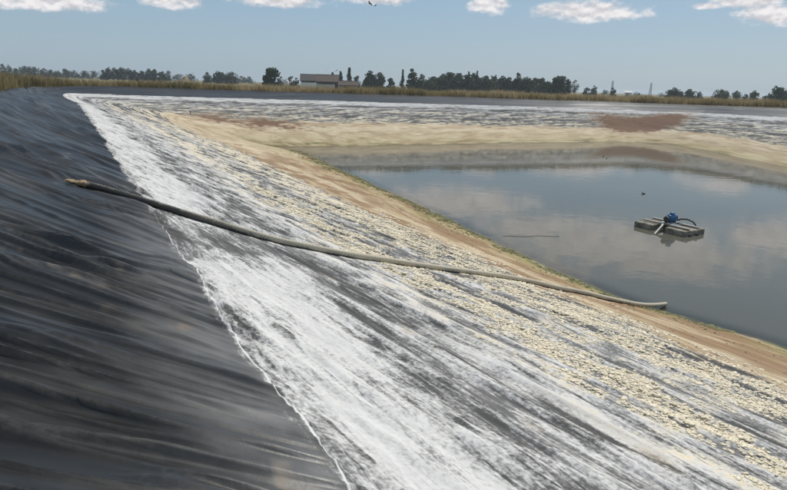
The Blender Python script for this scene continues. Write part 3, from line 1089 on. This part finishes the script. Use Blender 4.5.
# ------------------------------------------------------------------ floating pump
m_fl, N = material('weathered_float')
p = N.obj()
N.out(N.pbr(N.mix(N.step(N.m('ADD', N.noise(p, 5, 4, .65), N.m('MULTIPLY', N.noise(p, 26, 3, .6), .4)), .5, .9), (.13, .115, .085), (.36, .33, .265)), .9,
            N.bump(N.noise(p, 20, 4, .6), .6, .015), spec=.2))
m_bl, N = material('blue_enamel')
p = N.obj()
N.out(N.pbr(N.mix(N.step(N.noise(p, 12, 3, .6), .45, .7), (.018, .12, .27), (.03, .23, .46)), .45, spec=.5))
m_bk, N = material('black_rubber')
p = N.obj()
N.out(N.pbr(N.mix(N.noise(p, 15, 3, .6), (.012, .012, .013), (.05, .048, .045)), .6))
m_st, N = material('galvanised_steel')
p = N.obj()
N.out(N.pbr(N.mix(N.noise(p, 14, 4, .6), (.22, .22, .21), (.48, .47, .45)), .5, metal=.6))
m_wh, N = material('off_white_plastic')
p = N.obj()
N.out(N.pbr(N.mix(N.noise(p, 9, 4, .6), (.52, .49, .41), (.74, .72, .64)), .6))

near_corner = survey_z(684, 237, 0)
ux = survey_z(709, 233, 0) - near_corner
ang_u = atan2(ux.y, ux.x)
FPz = 0.0
pump = tag(empty('floating_pump', (near_corner.x, near_corner.y, 0), ang_u),
           'floating pump raft of two weathered floats with a blue motor on the pond', 'pump raft')
LEN = 1.12
for (v0, v1, sh) in ((0, .74, 0.0), (1.14, 1.86, -.12)):
    b = MB()
    b.box((LEN / 2 + sh, (v0 + v1) / 2, .045), (LEN, v1 - v0, .26), bevel=.045, seg=3)
    # raised rims and strap grooves
    for q in (.28, .80):
        b.box((LEN * q + sh, (v0 + v1) / 2, .180), (.05, (v1 - v0) * .99, .018), bevel=.005, seg=1)
    b.build('float', m_fl, pump, smooth=False)
for q in (.30, .78):
    b = MB(); b.box((LEN * q - .04, .93, .215), (.07, 1.75, .05), bevel=.008, seg=1)
    b.build('cross_bar', m_st, pump)
b = MB(); b.box((.50, .94, .255), (.62, .30, .03), bevel=.006, seg=1)
b.build('mounting_plate', m_st, pump)
# motor: finned barrel lying along the float direction with end cover and terminal box
b = MB()
b.tube([(.42, .94, .40), (.44, .94, .40), (.46, .94, .40), (.74, .94, .40), (.76, .94, .40)], [.09, .115, .12, .12, .105], 24)
for k in range(18):
    a = 2 * pi * k / 18
    b.box((.60, .94 + cos(a) * .122, .40 + sin(a) * .122), (.26, .010, .03), rot=Matrix.Rotation(a - pi / 2, 3, 'X'))
mo = b.build('motor', m_bl, pump)
b = MB(); b.box((.60, .93, .555), (.13, .12, .08), bevel=.012)
b.build('terminal_box', m_bl, mo)
b = MB(); b.tube([(.762, .94, .40), (.80, .94, .40), (.83, .94, .40)], [.112, .112, .08], 20)
b.build('fan_cover', m_bk, mo)
for q in (.50, .70):
    b = MB(); b.box((q, .94, .285), (.05, .22, .05), bevel=.008, seg=1)
    b.build('motor_foot', m_bl, mo)
b = MB()
b.tube([(.36, .94, .38), (.30, .94, .38)], [.10, .10], 16)
b.tube([(.33, .94, .38), (.33, .94, .26), (.33, .94, -.35)], [.05, .05, .05], 12)
vol = b.build('pump_housing', m_bk, pump)
b = MB()
b.tube([(.88, .92, .30), (.95, .80, .36), (1.02, .62, .38), (1.04, .42, .33), (1.03, .28, .23)], .028, 10)
b.build('discharge_pipe', m_bk, pump)
b = MB()
b.tube([(.05, .86, .25), (-.1, .80, .20), (-.42, .72, .08), (-.62, .66, .015)], [.03, .03, .028, .026], 10)
b.build('outlet_pipe', m_wh, pump)
for (x_, y_) in ((.25, -.04), (.62, -.04)):
    b = MB(); b.tube([(x_, y_, .05), (x_, y_ - .02, -.02)], .05, 10)
    b.build('rubber_fender', m_bk, pump)
b = MB(); b.tube([(.9, .2, .18), (.92, .2, .27), (.98, .2, .27), (1.0, .2, .18)], .012, 8)
b.build('lifting_handle', m_st, pump)

# a line floating on the pond
b = MB()
q0, q1 = survey_z(503, 236.5, 0), survey_z(560, 236.2, 0)
b.tube([q0.lerp(q1, k / 14) + Vector((.03 * sin(k * 1.7), .05 * sin(k * .9), .008)) for k in range(15)], .005, 6)
tag(b.build('floating_rope', m_bk), 'thin dark rope floating on the pond near the algae edged shore', 'rope')

# ------------------------------------------------------------------ stakes on the far shore and fence posts behind it
m_wd, N = material('grey_wood')
p = N.obj()
N.out(N.pbr(N.mix(N.noise(N.vm('MULTIPLY', p, (20, 20, 2)), 1, 4, .6), (.05, .043, .035), (.17, .15, .12)), .9, spec=.2))


def stake(name, at, h, r, label, cat, group=None, lean=0.0):
    b = MB()
    b.tube([(0, 0, -.3), (lean * .3, 0, h * .5), (lean, .02, h), (lean, .02, h + r)], [r * 1.05, r, r * .95, r * .4], 8)
    o = b.build(name, m_wd)
    o.location = at
    return tag(o, label, cat, group)


p_ = survey(190.5, 116, 53)
stake('wooden_stake', (p_.x, p_.y, drop(bank, p_.x, p_.y)), .30, .03, 'short dark stake stuck in the salt where the two banks meet', 'stake', lean=.03)
for x, hgt_ in ((131, .9), (137, .8), (152, 1.0), (154, .8), (159.5, .9)):
    p_ = survey(x, 80, 74)
    stake('fence_post', (p_.x, p_.y, drop(ground, p_.x, p_.y, 2.8)), 4.45 - drop(ground, p_.x, p_.y, 2.8), .07, 'dark wooden post standing in the dry grass near the sandy heap', 'post', 'old posts in the grass', lean=.05)

# ------------------------------------------------------------------ birds
m_bd, N = material('dark_feathers')
p = N.obj()
N.out(N.pbr(N.mix(N.noise(p, 12, 3, .6), (.02, .018, .016), (.07, .06, .05)), .8))
m_gw, N = material('white_feathers')
p = N.obj()
N.out(N.pbr(N.mix(N.noise(p, 8, 3, .6), (.62, .62, .62), (.82, .82, .81)), .8))


def flyer(name, at, span, rz, roll, mat, label, group):
    root = tag(empty(name, at, rz), label, 'bird', group)
    root.rotation_euler = (radians(roll), 0, rz)
    k = span / 2
    b = MB()
    b.tube([(k * .42, 0, 0), (k * .36, 0, .01), (k * .2, 0, 0), (-k * .1, 0, 0), (-k * .3, 0, 0), (-k * .45, 0, 0)], [.01, k * .05, k * .09, k * .10, k * .05, k * .03], 8)
    b.build('body', mat, root, True)
    for sd in (-1, 1):
        b = MB()
        sec = [(.05, .20, -.12, .05), (.40, .24, -.05, .22), (.75, .14, -.10, .20), (1.0, -.05, -.12, .10)]
        top = [[b.bm.verts.new((c, sd * y * k, z * k + dz)) for (y, c, d, z) in [(q[0], q[1] * k, q[2], q[3]) for q in sec]] for dz in (.012, -.012)]
        bot = [[b.bm.verts.new((c, sd * y * k, z * k + dz)) for (y, c, z) in [(q[0], q[2] * k - .08 * k * (1 - q[0]), q[3]) for q in sec]] for dz in (.008, -.008)]
        for i in range(3):
            b.bm.faces.new((top[0][i], top[0][i + 1], bot[0][i + 1], bot[0][i]))
            b.bm.faces.new((top[1][i], bot[1][i], bot[1][i + 1], top[1][i + 1]))
            b.bm.faces.new((top[0][i], top[1][i], top[1][i + 1], top[0][i + 1]))
            b.bm.faces.new((bot[0][i], bot[0][i + 1], bot[1][i + 1], bot[1][i]))
        b.build('wing', mat, root)
    b = MB()
    b.poly([(-k * .4, -k * .03, .0), (-k * .4, k * .03, 0), (-k * .62, k * .11, 0), (-k * .64, 0, 0), (-k * .62, -k * .11, 0)])
    b.build('tail', mat, root)
    return root


flyer('bird', survey(370, 3.5, 34), .40, 2.2, 25, m_bd, 'larger dark bird flying below a small white cloud', None)
flyer('bird', survey(375.5, 5.5, 36), .27, 2.0, -30, m_bd, 'smaller dark bird trailing another under a small white cloud', None)
flyer('gull', survey(326.5, 71.5, 120), 1.15, 1.2, 30, m_gw, 'white gull flying over the roof of the farm barn', 'gulls over the barn roof')
flyer('gull', survey(336.5, 70.8, 120), 1.0, .4, -25, m_gw, 'white gull flying over the roof of the farm barn', 'gulls over the barn roof')


def duck(at, rz, label, group=None):
    root = tag(empty('duck', at, rz), label, 'duck', group)
    root.scale = (.34,) * 3
    b = MB()
    b.tube([(-.26, 0, .10), (-.2, 0, .08), (-.08, 0, .05), (.08, 0, .05), (.16, 0, .07), (.19, 0, .14), (.19, 0, .20), (.2, 0, .24)],
           [.012, .05, .10, .095, .07, .042, .036, .045], 10)
    b.tube([(.17, 0, .245), (.2, 0, .25), (.235, 0, .243)], [.03, .045, .03], 8)
    b.build('body', m_bd, root, True)
    b = MB(); b.box((.265, 0, .237), (.07, .03, .015), bevel=.004, seg=1)
    b.build('bill', m_wh, root)


duck(survey_z(643.5, 194, 0), 2.6, 'small dark duck swimming alone beyond the floating pump')
duck(survey_z(603.5, 156.5, 0), .6, 'small dark duck swimming near the reddish mound on the far shore', 'ducks by the far shore')
duck(survey_z(606.5, 158.5, 0), .9, 'small dark duck swimming near the reddish mound on the far shore', 'ducks by the far shore')

# ------------------------------------------------------------------ farm buildings on the skyline
def brickish(name, c1, c2, sc=1.5, rough=.9):
    m, N = material(name)
    p = N.obj()
    N.out(N.pbr(N.mix(N.noise(p, sc, 5, .65), c1, c2), rough, spec=.2))
    return m


m_roofg = brickish('grey_roof', (.06, .055, .05), (.10, .092, .085))
m_roofb = brickish('brown_roof', (.075, .058, .045), (.125, .10, .08))
m_wall = brickish('dull_render', (.06, .05, .042), (.12, .10, .085))
m_tan = brickish('tan_render', (.26, .22, .15), (.42, .36, .26))
m_whw = brickish('white_wash', (.66, .65, .62), (.82, .81, .78))
m_hole = brickish('dark_opening', (.015, .015, .015), (.03, .03, .03))


def skyline(x0, x1, ytop, dist):
    a, b_ = survey(x0, ytop, dist), survey(x1, ytop, dist)
    c = (a + b_) / 2
    w = (b_ - a).length
    return c, w, atan2(b_.y - a.y, b_.x - a.x), c.z - 2.8


def house(name, x0, x1, yridge, dist, eave, depth, wmat, rmat, label, openings=2, cat='barn'):
    c, w, rz, h = skyline(x0, x1, yridge, dist)
    root = tag(empty(name, (c.x, c.y, 2.8), rz), label, cat)
    e = h * eave
    b = MB(); b.box((0, 0, e / 2), (w, depth, e))
    # gables
    for sx in (-1, 1):
        f = [b.bm.verts.new(q) for q in ((sx * w / 2, -depth / 2, e), (sx * w / 2, depth / 2, e), (sx * w / 2, 0, h - .12))]
        g = [b.bm.verts.new(q) for q in ((sx * (w / 2 - .2), -depth / 2, e), (sx * (w / 2 - .2), depth / 2, e), (sx * (w / 2 - .2), 0, h - .12))]
        b.bm.faces.new(f); b.bm.faces.new(g[::-1])
        for i in range(3):
            j = (i + 1) % 3
            b.bm.faces.new((f[i], f[j], g[j], g[i]))
    b.build('wall', wmat, root)
    b = MB()
    ov = .35
    for sy in (-1, 1):
        L_ = math.hypot(depth / 2 + ov, (h - e) * (1 + 2 * ov / depth))
        an = atan2((h - e), depth / 2)
        cy_ = sy * (depth / 2 + ov) / 2
        b.box((0, cy_, h - (h - e) * (abs(cy_) / (depth / 2)) + .02 + .006 * sy), (w + .5, L_, .14), rot=Matrix.Rotation(-sy * an, 3, 'X'))
    rf = b.build('roof', rmat, root)
    b = MB(); b.tube([(-w / 2 - .25, 0, h + .07), (w / 2 + .25, 0, h + .07)], .12, 8)
    b.build('ridge_cap', rmat, rf)
    for k in range(openings):
        b = MB()
        if k == 0:
            b.box((-w * .12, -depth / 2 - .03, e * .36), (w * .22, .10, e * .72))
            b.build('door', m_hole, root)
        else:
            b.box((w * (.12 + .22 * (k - 1)), -depth / 2 - .03, e * .55), (w * .10, .10, e * .28))
            b.build('window', m_hole, root)
    return root


house('farm_barn', 301, 317, 74.6, 182, .60, 7, m_wall, m_roofg, 'farm barn with a grey roof behind the bright white yard wall')
house('farm_barn', 316.6, 338, 75.0, 176, .58, 7.5, m_wall, m_roofb, 'farm barn with a brown roof beside the grey roofed barn', 3)
house('farm_shed', 339, 358, 81.3, 172, .62, 5, m_tan, m_roofb, 'low tan shed adjoining the brown roofed barn', 2, 'shed')
house('distant_house', 625, 632, 90.6, 330, .7, 5, m_whw, m_whw, 'small white house alone on the skyline between two trees', 2, 'house')


def yard_wall(x0, x1, ytop, dist, mat, label):
    c, w, rz, h = skyline(x0, x1, ytop, dist)
    root = tag(empty('yard_wall', (c.x, c.y, 2.8), rz), label, 'wall')
    b = MB(); b.box((0, 0, h / 2), (w, .3, h)); b.build('wall_body', mat, root)
    b = MB(); b.box((0, 0, h + .05), (w + .1, .42, .10)); b.build('coping', mat, root)
    for sx in (-1, 1):
        b = MB(); b.box((sx * (w / 2 + .16), 0, h / 2 + .1), (.3, .45, h + .2)); b.build('pier', mat, root)


yard_wall(302, 315, 82.8, 150, m_whw, 'bright white yard wall in front of the grey roofed barn')
yard_wall(318, 333.5, 84.6, 148, brickish('pale_wash', (.46, .42, .34), (.62, .58, .48)), 'low pale beige yard wall in front of the brown roofed barn')
# white tank
p_ = survey(286.5, 79.3, 165)
root = tag(empty('water_tank', (p_.x, p_.y, 2.8), YAW), 'white storage tank standing among greyish bushes by the grey roofed barn', 'tank')
b = MB(); h_ = p_.z - 2.8
b.tube([(0, 0, .0), (0, 0, h_ * .72), (0, 0, h_ * .9), (0, 0, h_)], [.62, .62, .5, .2], 20); b.build('tank_body', m_whw, root, True)
b = MB(); b.tube([(0, 0, h_ - .02), (0, 0, h_ + .12)], .22, 12); b.build('lid', m_st, root)
# sandy heap
p_ = survey(184, 75.3, 120)
hz = p_.z - 2.8
g_ = []
nh = 24
for i in range(nh):
    for j in range(nh):
        x, y = (i / (nh - 1) - .5) * 7, (j / (nh - 1) - .5) * 5
        r_ = math.hypot(x / 1.7, y / 1.6)
        z = hz * max(0, 1 - r_ / 1.6)**.9 * (1 + .2 * gnoise(np.array([x * .9]), np.array([y * .9]), 3)[0]) - .1
        g_.append((x, y, z))
heap = link('soil_heap', mesh_np('soil_heap', np.array(g_), grid_faces(nh, nh)), brickish('sandy_soil', (.20, .16, .10), (.31, .25, .165)))
heap.location = (p_.x, p_.y, 2.8)
heap.rotation_euler = (0, 0, -YAW)
tag(heap, 'pointed heap of sandy soil rising behind the dry grass', 'heap')


def pylon(x, ytop, dist, label):
    p_ = survey(x, ytop, dist)
    h = p_.z - 2.8
    root = tag(empty('lattice_pylon', (p_.x, p_.y, 2.8), -YAW), label, 'pylon')
    w0, w1 = h * .09, h * .018
    cs4 = [(-1, -1), (1, -1), (1, 1), (-1, 1)]
    for sx, sy in cs4:
        b = MB(); b.tube([(sx * w0, sy * w0, 0), (sx * w1, sy * w1, h)], [.10, .06], 6); b.build('leg', m_st, root)
    b = MB()
    n = 9
    for k in range(n):
        z0, z1 = h * k / n, h * (k + 1) / n
        a0, a1 = w0 + (w1 - w0) * k / n, w0 + (w1 - w0) * (k + 1) / n
        for q in range(4):
            (ax, ay), (bx, by) = cs4[q], cs4[(q + 1) % 4]
            b.tube([(ax * a0, ay * a0, z0), (bx * a1, by * a1, z1)], .045, 4, cap=False)
            b.tube([(bx * a0, by * a0, z0), (ax * a1, ay * a1, z1)], .045, 4, cap=False)
    b.build('bracing', m_st, root)
    for f, wd in ((.78, .13), (.90, .10)):
        b = MB(); b.tube([(-h * wd, 0, h * f), (0, 0, h * f + .25), (h * wd, 0, h * f)], [.04, .10, .04], 6); b.build('cross_arm', m_st, root)


pylon(613, 80.5, 420, 'lattice pylon rising from behind a round bush beside the white house')
pylon(651.5, 82.5, 440, 'lattice pylon standing clear on the skyline beyond the white house')

# ------------------------------------------------------------------ trees on the skyline
def foliage_mat(name, c1, c2):
    m, N = material(name)
    p = N.pos()
    n = N.m('ADD', N.m('MULTIPLY', N.noise(p, .5, 3, .6), .6), N.m('MULTIPLY', N.noise(p, 2.5, 2, .6), .4))
    col = N.mix(N.step(n, .35, .65), c1, c2)
    a = N.pbr(col, .75, spec=.25)
    t = N.n('ShaderNodeBsdfTranslucent')
    N.put(t.inputs[0], col)
    mx = N.n('ShaderNodeMixShader')
    mx.inputs[0].default_value = .25
    N.t.links.new(a, mx.inputs[1])
    N.t.links.new(t.outputs[0], mx.inputs[2])
    N.out(mx.outputs[0])
    return m


F_DARK = foliage_mat('dark_foliage', (.024, .044, .017), (.055, .085, .030))
F_MID = foliage_mat('mid_foliage', (.034, .056, .022), (.075, .098, .042))
F_PALE = foliage_mat('pale_foliage', (.07, .085, .055), (.13, .145, .09))
m_bark = brickish('bark', (.05, .04, .03), (.12, .10, .08), 3)
TREE_RNG = np.random.default_rng(21)


def tree(x, ytop, wpx, dist, kind, mat, label, group=None, name='tree', base=2.8, leaves=900):
    R_ = TREE_RNG
    p_ = survey(x, ytop, dist)
    h = max(1.2, p_.z - base)
    w = wpx * dist / 640.0
    root = tag(empty(name, (p_.x, p_.y, base)), label, 'tree' if name != 'bush' else 'bush', group)
    clear = {'round': .02, 'tall': .02, 'bush': .0, 'spread': .12}[kind] * h
    # trunk with limbs
    b = MB()
    r0 = max(.06, h * .028)
    b.tube([(0, 0, -.2), (.03 * h * R_.normal() * .3, .02, h * .3), (.02 * h * R_.normal(), .01, h * .62)], [r0, r0 * .75, r0 * .3], 7)
    for k in range(5):
        a = R_.uniform(0, 2 * pi)
        z0 = clear * .7 + h * R_.uniform(.05, .3)
        ln = w * R_.uniform(.2, .38)
        b.tube([(0, 0, z0), (cos(a) * ln * .6, sin(a) * ln * .6, z0 + h * .12), (cos(a) * ln, sin(a) * ln, z0 + h * .26)], [r0 * .45, r0 * .3, r0 * .12], 5)
    b.build('trunk', m_bark, root)
    # crown: leaf clumps on many uneven lobes
    nl = {'round': 20, 'tall': 14, 'bush': 12, 'spread': 16}[kind]
    leaves = int(leaves * (1.0 if kind == 'spread' else 1.7))
    hz = (h - clear) / 2
    cz = clear + hz
    lobes = []
    for k in range(nl):
        v = R_.normal(size=3)
        v /= np.linalg.norm(v)
        rr = R_.uniform(.35, .78)
        c = np.array([v[0] * w / 2 * rr, v[1] * w / 2 * rr, cz + v[2] * hz * rr])
        if kind == 'tall':
            f = k / (nl - 1)
            rr_ = w / 2 * (1.02 - f)**.6
            c = np.array([rr_ * .3 * R_.normal(), rr_ * .3 * R_.normal(), clear + (h - clear) * (.06 + .88 * f)])
            lobes.append((c, max(.16 * w, rr_ * R_.uniform(.7, .95))))
            continue
        lobes.append((c, R_.uniform(.30, .50) * min(w / 2, hz * 1.3)))
    if kind != 'tall':
        lobes.append((np.array([w * .04 * R_.normal(), 0, h - .32 * min(w / 2, hz)]), .32 * min(w / 2, hz)))
    if kind in ('round', 'bush'):            # low skirt and undergrowth
        for k in range(7):
            a = 2 * pi * k / 7 + R_.uniform(-.3, .3)
            lobes.append((np.array([cos(a) * w * .36, sin(a) * w * .36, h * R_.uniform(.14, .30)]), w * R_.uniform(.16, .24)))
    n_each = leaves // len(lobes)
    ls = max(.16, min(w, h) * .058)
    Vs = []
    for c, r in lobes:
        d = R_.normal(size=(n_each, 3))
        d /= np.linalg.norm(d, axis=1)[:, None]
        rad_ = r * R_.uniform(.35, 1.12, n_each)**.6
        pc = c + d * rad_[:, None] * np.array([1.1, 1.1, 1.5 if kind == 'tall' else .9])
        t1 = R_.normal(size=(n_each, 3)); t1 /= np.linalg.norm(t1, axis=1)[:, None]
        t2 = np.cross(t1, R_.normal(size=(n_each, 3))); t2 /= np.linalg.norm(t2, axis=1)[:, None]
        sz_ = ls * R_.uniform(.6, 1.5, n_each)[:, None]
        Vs.append(np.stack([pc - t1 * sz_, pc + t2 * sz_ * .7, pc + t1 * sz_, pc - t2 * sz_ * .7], 1))
    V = np.concatenate(Vs).reshape(-1, 3)
    V[:, 2] = np.maximum(V[:, 2], .02)
    link('crown', mesh_np('crown', V, np.arange(len(V)).reshape(-1, 4), smooth=False), mat, root)
    return root


# far treeline left of the barn
g1 = 'low trees of the far line behind the near bank'
l1 = 'low dark tree in the distant line behind the near bank grass'
for x, y, w in ((2, 63.5, 7), (8, 64, 6), (16, 67.5, 9), (24, 65.8, 12), (33, 66.2, 12), (43, 67.6, 9), (51, 69, 9), (65, 68.6, 9), (74, 70, 10), (84, 70.2, 10), (95, 71, 12), (58, 70.3, 8)):
    tree(x, y, w, 430, 'round', F_DARK, l1, g1, 'distant_tree', leaves=420)
g2 = 'clump of dark trees beyond the sandy heap'
l2 = 'dark tree in the dense clump beyond the wooden posts'
for x, y, w in ((108, 67.2, 9), (114, 67.0, 10), (121, 67.2, 10), (128, 67.6, 9), (134, 69.5, 8), (141, 70.2, 9), (149, 68.3, 10), (155, 69.0, 9), (162, 70.8, 9), (168, 70.2, 6), (103, 69.6, 7)):
    tree(x, y, w, 330, 'round', F_DARK, l2, g2, 'distant_tree', leaves=520)
for x, y, w in ((178, 73.6, 12), (191, 73.5, 12)):
    tree(x, y, w, 420, 'round', F_DARK, 'low dark bush on the skyline behind the sandy heap', 'bushes behind the heap', 'bush', leaves=350)
tree(207, 72.0, 8, 300, 'round', F_DARK, 'smallest of three dark round trees between the sandy heap and the hedge')
tree(218, 70.6, 13, 300, 'round', F_DARK, 'tallest of three dark round trees between the sandy heap and the hedge')
tree(231, 71.3, 14, 300, 'round', F_DARK, 'broadest of three dark round trees between the sandy heap and the hedge')
for x, y, w in ((241, 75.6, 10), (250, 75.9, 11)):
    tree(x, y, w, 420, 'bush', F_DARK, 'very low hedge bush between the three round trees and the lone tree', 'low hedge by the lone tree', 'bush', leaves=300)
tree(271.2, 68.2, 17, 160, 'bush', F_DARK, 'dense dark rounded tree standing alone beside the white tank', leaves=1300)
for x, y, w in ((280, 75.8, 8), (291, 75.6, 9), (296.5, 77.5, 7)):
    tree(x, y, w, 190, 'bush', F_PALE, 'greyish bush beside the white tank near the barns', 'bushes by the white tank', 'bush', leaves=400)
tree(332.5, 72.4, 5, 215, 'tall', F_DARK, 'narrow dark tree rising just behind the brown barn roof')
tree(340.5, 71.6, 7, 215, 'tall', F_DARK, 'dark tree between the brown barn roof and the cypress')
tree(349.5, 67.8, 7, 205, 'tall', F_DARK, 'slim dark cypress pointing up behind the low tan shed', leaves=1000)
tree(357, 75.2, 8, 210, 'round', F_MID, 'small green tree between the slim cypress and the broad round tree')
tree(370.5, 70.2, 15, 205, 'round', F_MID, 'broad round green tree just past the tan shed', leaves=1200)
tree(380.5, 71.8, 11, 205, 'round', F_MID, 'round green tree leaning against the broad one by the shed')
tree(391, 77.5, 9, 215, 'bush', F_MID, 'low green bush in the gap between the broad round tree and the wood', None, 'bush')
tree(403, 69.2, 5, 210, 'tall', F_DARK, 'narrow upright tree at the edge of the wood towards the barns', leaves=700)
tree(412, 68.2, 11, 205, 'round', F_DARK, 'tall dark tree near the end of the wood towards the barns', leaves=1300)
tree(422, 73.6, 12, 205, 'round', F_MID, 'rounded green tree beside the tall dark one in the wood')
gw = 'trees massed in the wood beyond the far bank'
lw = 'dark green tree massed in the long wood beyond the far bank'
for x, y, w in ((434, 75.8, 12), (444, 73.4, 13), (451, 71.6, 12), (459, 72.6, 12), (467, 74.0, 12), (474, 72.5, 10), (486, 75.6, 12), (494, 76.0, 11),
                (502, 75.4, 12), (509, 76.0, 10), (527, 76.5, 12), (536, 77.2, 11), (543, 77.0, 9), (440, 77, 12), (480, 77, 13),
                (429, 79, 14), (455, 77, 14), (470, 78, 15), (491, 79, 14), (506, 79.5, 14), (521, 79, 14), (531, 80, 14), (548, 80.5, 13), (416, 78.5, 12)):
    tree(x, y + .2, w * 1.3, 205 + 12 * (hash((x, w)) % 3), 'round', F_DARK if int(x) % 3 else F_MID, lw, gw, 'wood_tree', leaves=900)
tree(477.5, 70.2, 3.6, 212, 'tall', F_DARK, 'thin pointed tree sticking up from the middle of the wood', leaves=500)
tree(469, 71.0, 4, 216, 'tall', F_MID, 'slender pale topped tree beside the thin pointed one', leaves=500)
tree(518, 72.6, 11, 205, 'round', F_DARK, 'tallest dark tree in the half of the wood towards the pylons', leaves=1200)
tree(557.5, 76.6, 20, 200, 'round', F_DARK, 'broad dome shaped tree at the end of the wood towards the pylons', leaves=1500)
tree(568, 78.2, 9, 205, 'round', F_DARK, 'smaller dark tree against the broad dome shaped one')
tree(575.3, 79.8, 8, 200, 'spread', F_PALE, 'pale thin leaved tree at the very end of the wood', leaves=420)
tree(587, 87.4, 8, 260, 'bush', F_DARK, 'low dark bush between the pale tree and the small round tree', None, 'bush', leaves=400)
tree(594.5, 85.2, 6.5, 260, 'round', F_DARK, 'small round tree standing apart between the wood and the first pylon', leaves=600)
tree(605, 89.3, 8, 380, 'bush', F_DARK, 'tiny dark bush between the small round tree and the first pylon', None, 'bush', leaves=300)
tree(613.5, 87.4, 7, 250, 'bush', F_DARK, 'round dark bush at the foot of the pylon by the white house', None, 'bush', leaves=600)
for x, y, w in ((637, 91.6, 9), (662, 92.3, 8)):
    tree(x, y, w, 400, 'bush', F_DARK, 'very low dark bush on the skyline near the second pylon', 'low bushes by the second pylon', 'bush', leaves=250)
tree(674, 87.2, 13, 240, 'round', F_DARK, 'round dark tree standing past the second pylon', leaves=1000)
tree(682, 91.0, 8, 240, 'bush', F_DARK, 'low bush tucked against the round tree past the second pylon', None, 'bush', leaves=450)
tree(690.5, 88.4, 10, 250, 'round', F_DARK, 'small domed tree following the round one past the second pylon', leaves=800)
tree(700, 91.4, 6, 260, 'bush', F_DARK, 'small bush just past the small domed tree', None, 'bush', leaves=350)
tree(722.5, 89.2, 15, 235, 'round', F_MID, 'broad low green tree beside the feathery one', leaves=1000)
tree(737, 90.6, 11, 240, 'spread', F_MID, 'feathery open crowned green tree between broad low and pointed trees', leaves=480)
tree(746, 93.6, 6, 250, 'bush', F_DARK, 'low dark bush between the feathery tree and the pointed one', None, 'bush', leaves=350)
tree(754.5, 90.2, 8, 235, 'round', F_DARK, 'pointed dark tree between the feathery one and the wide dome shaped one', leaves=700)
tree(779.5, 87.4, 21, 215, 'round', F_DARK, 'wide dark dome shaped tree standing beyond the pointed one, far past the pylons', leaves=1400)
# ------------------------------------------------------------------ summer haze
b = MB()
b.box((30, 15, 4.25), (3400, 3400, 18.5))
hm, N = material('haze_air')
pv = N.n('ShaderNodeVolumePrincipled')
N.put(pv.inputs['Color'], (.80, .88, .96))
pv.inputs['Density'].default_value = .00045
pv.inputs['Anisotropy'].default_value = .2
N.out(None, pv.outputs[0])
hz_o = tag(b.build('haze', hm), 'pale summer haze in the air over the fields', 'haze', kind='stuff')
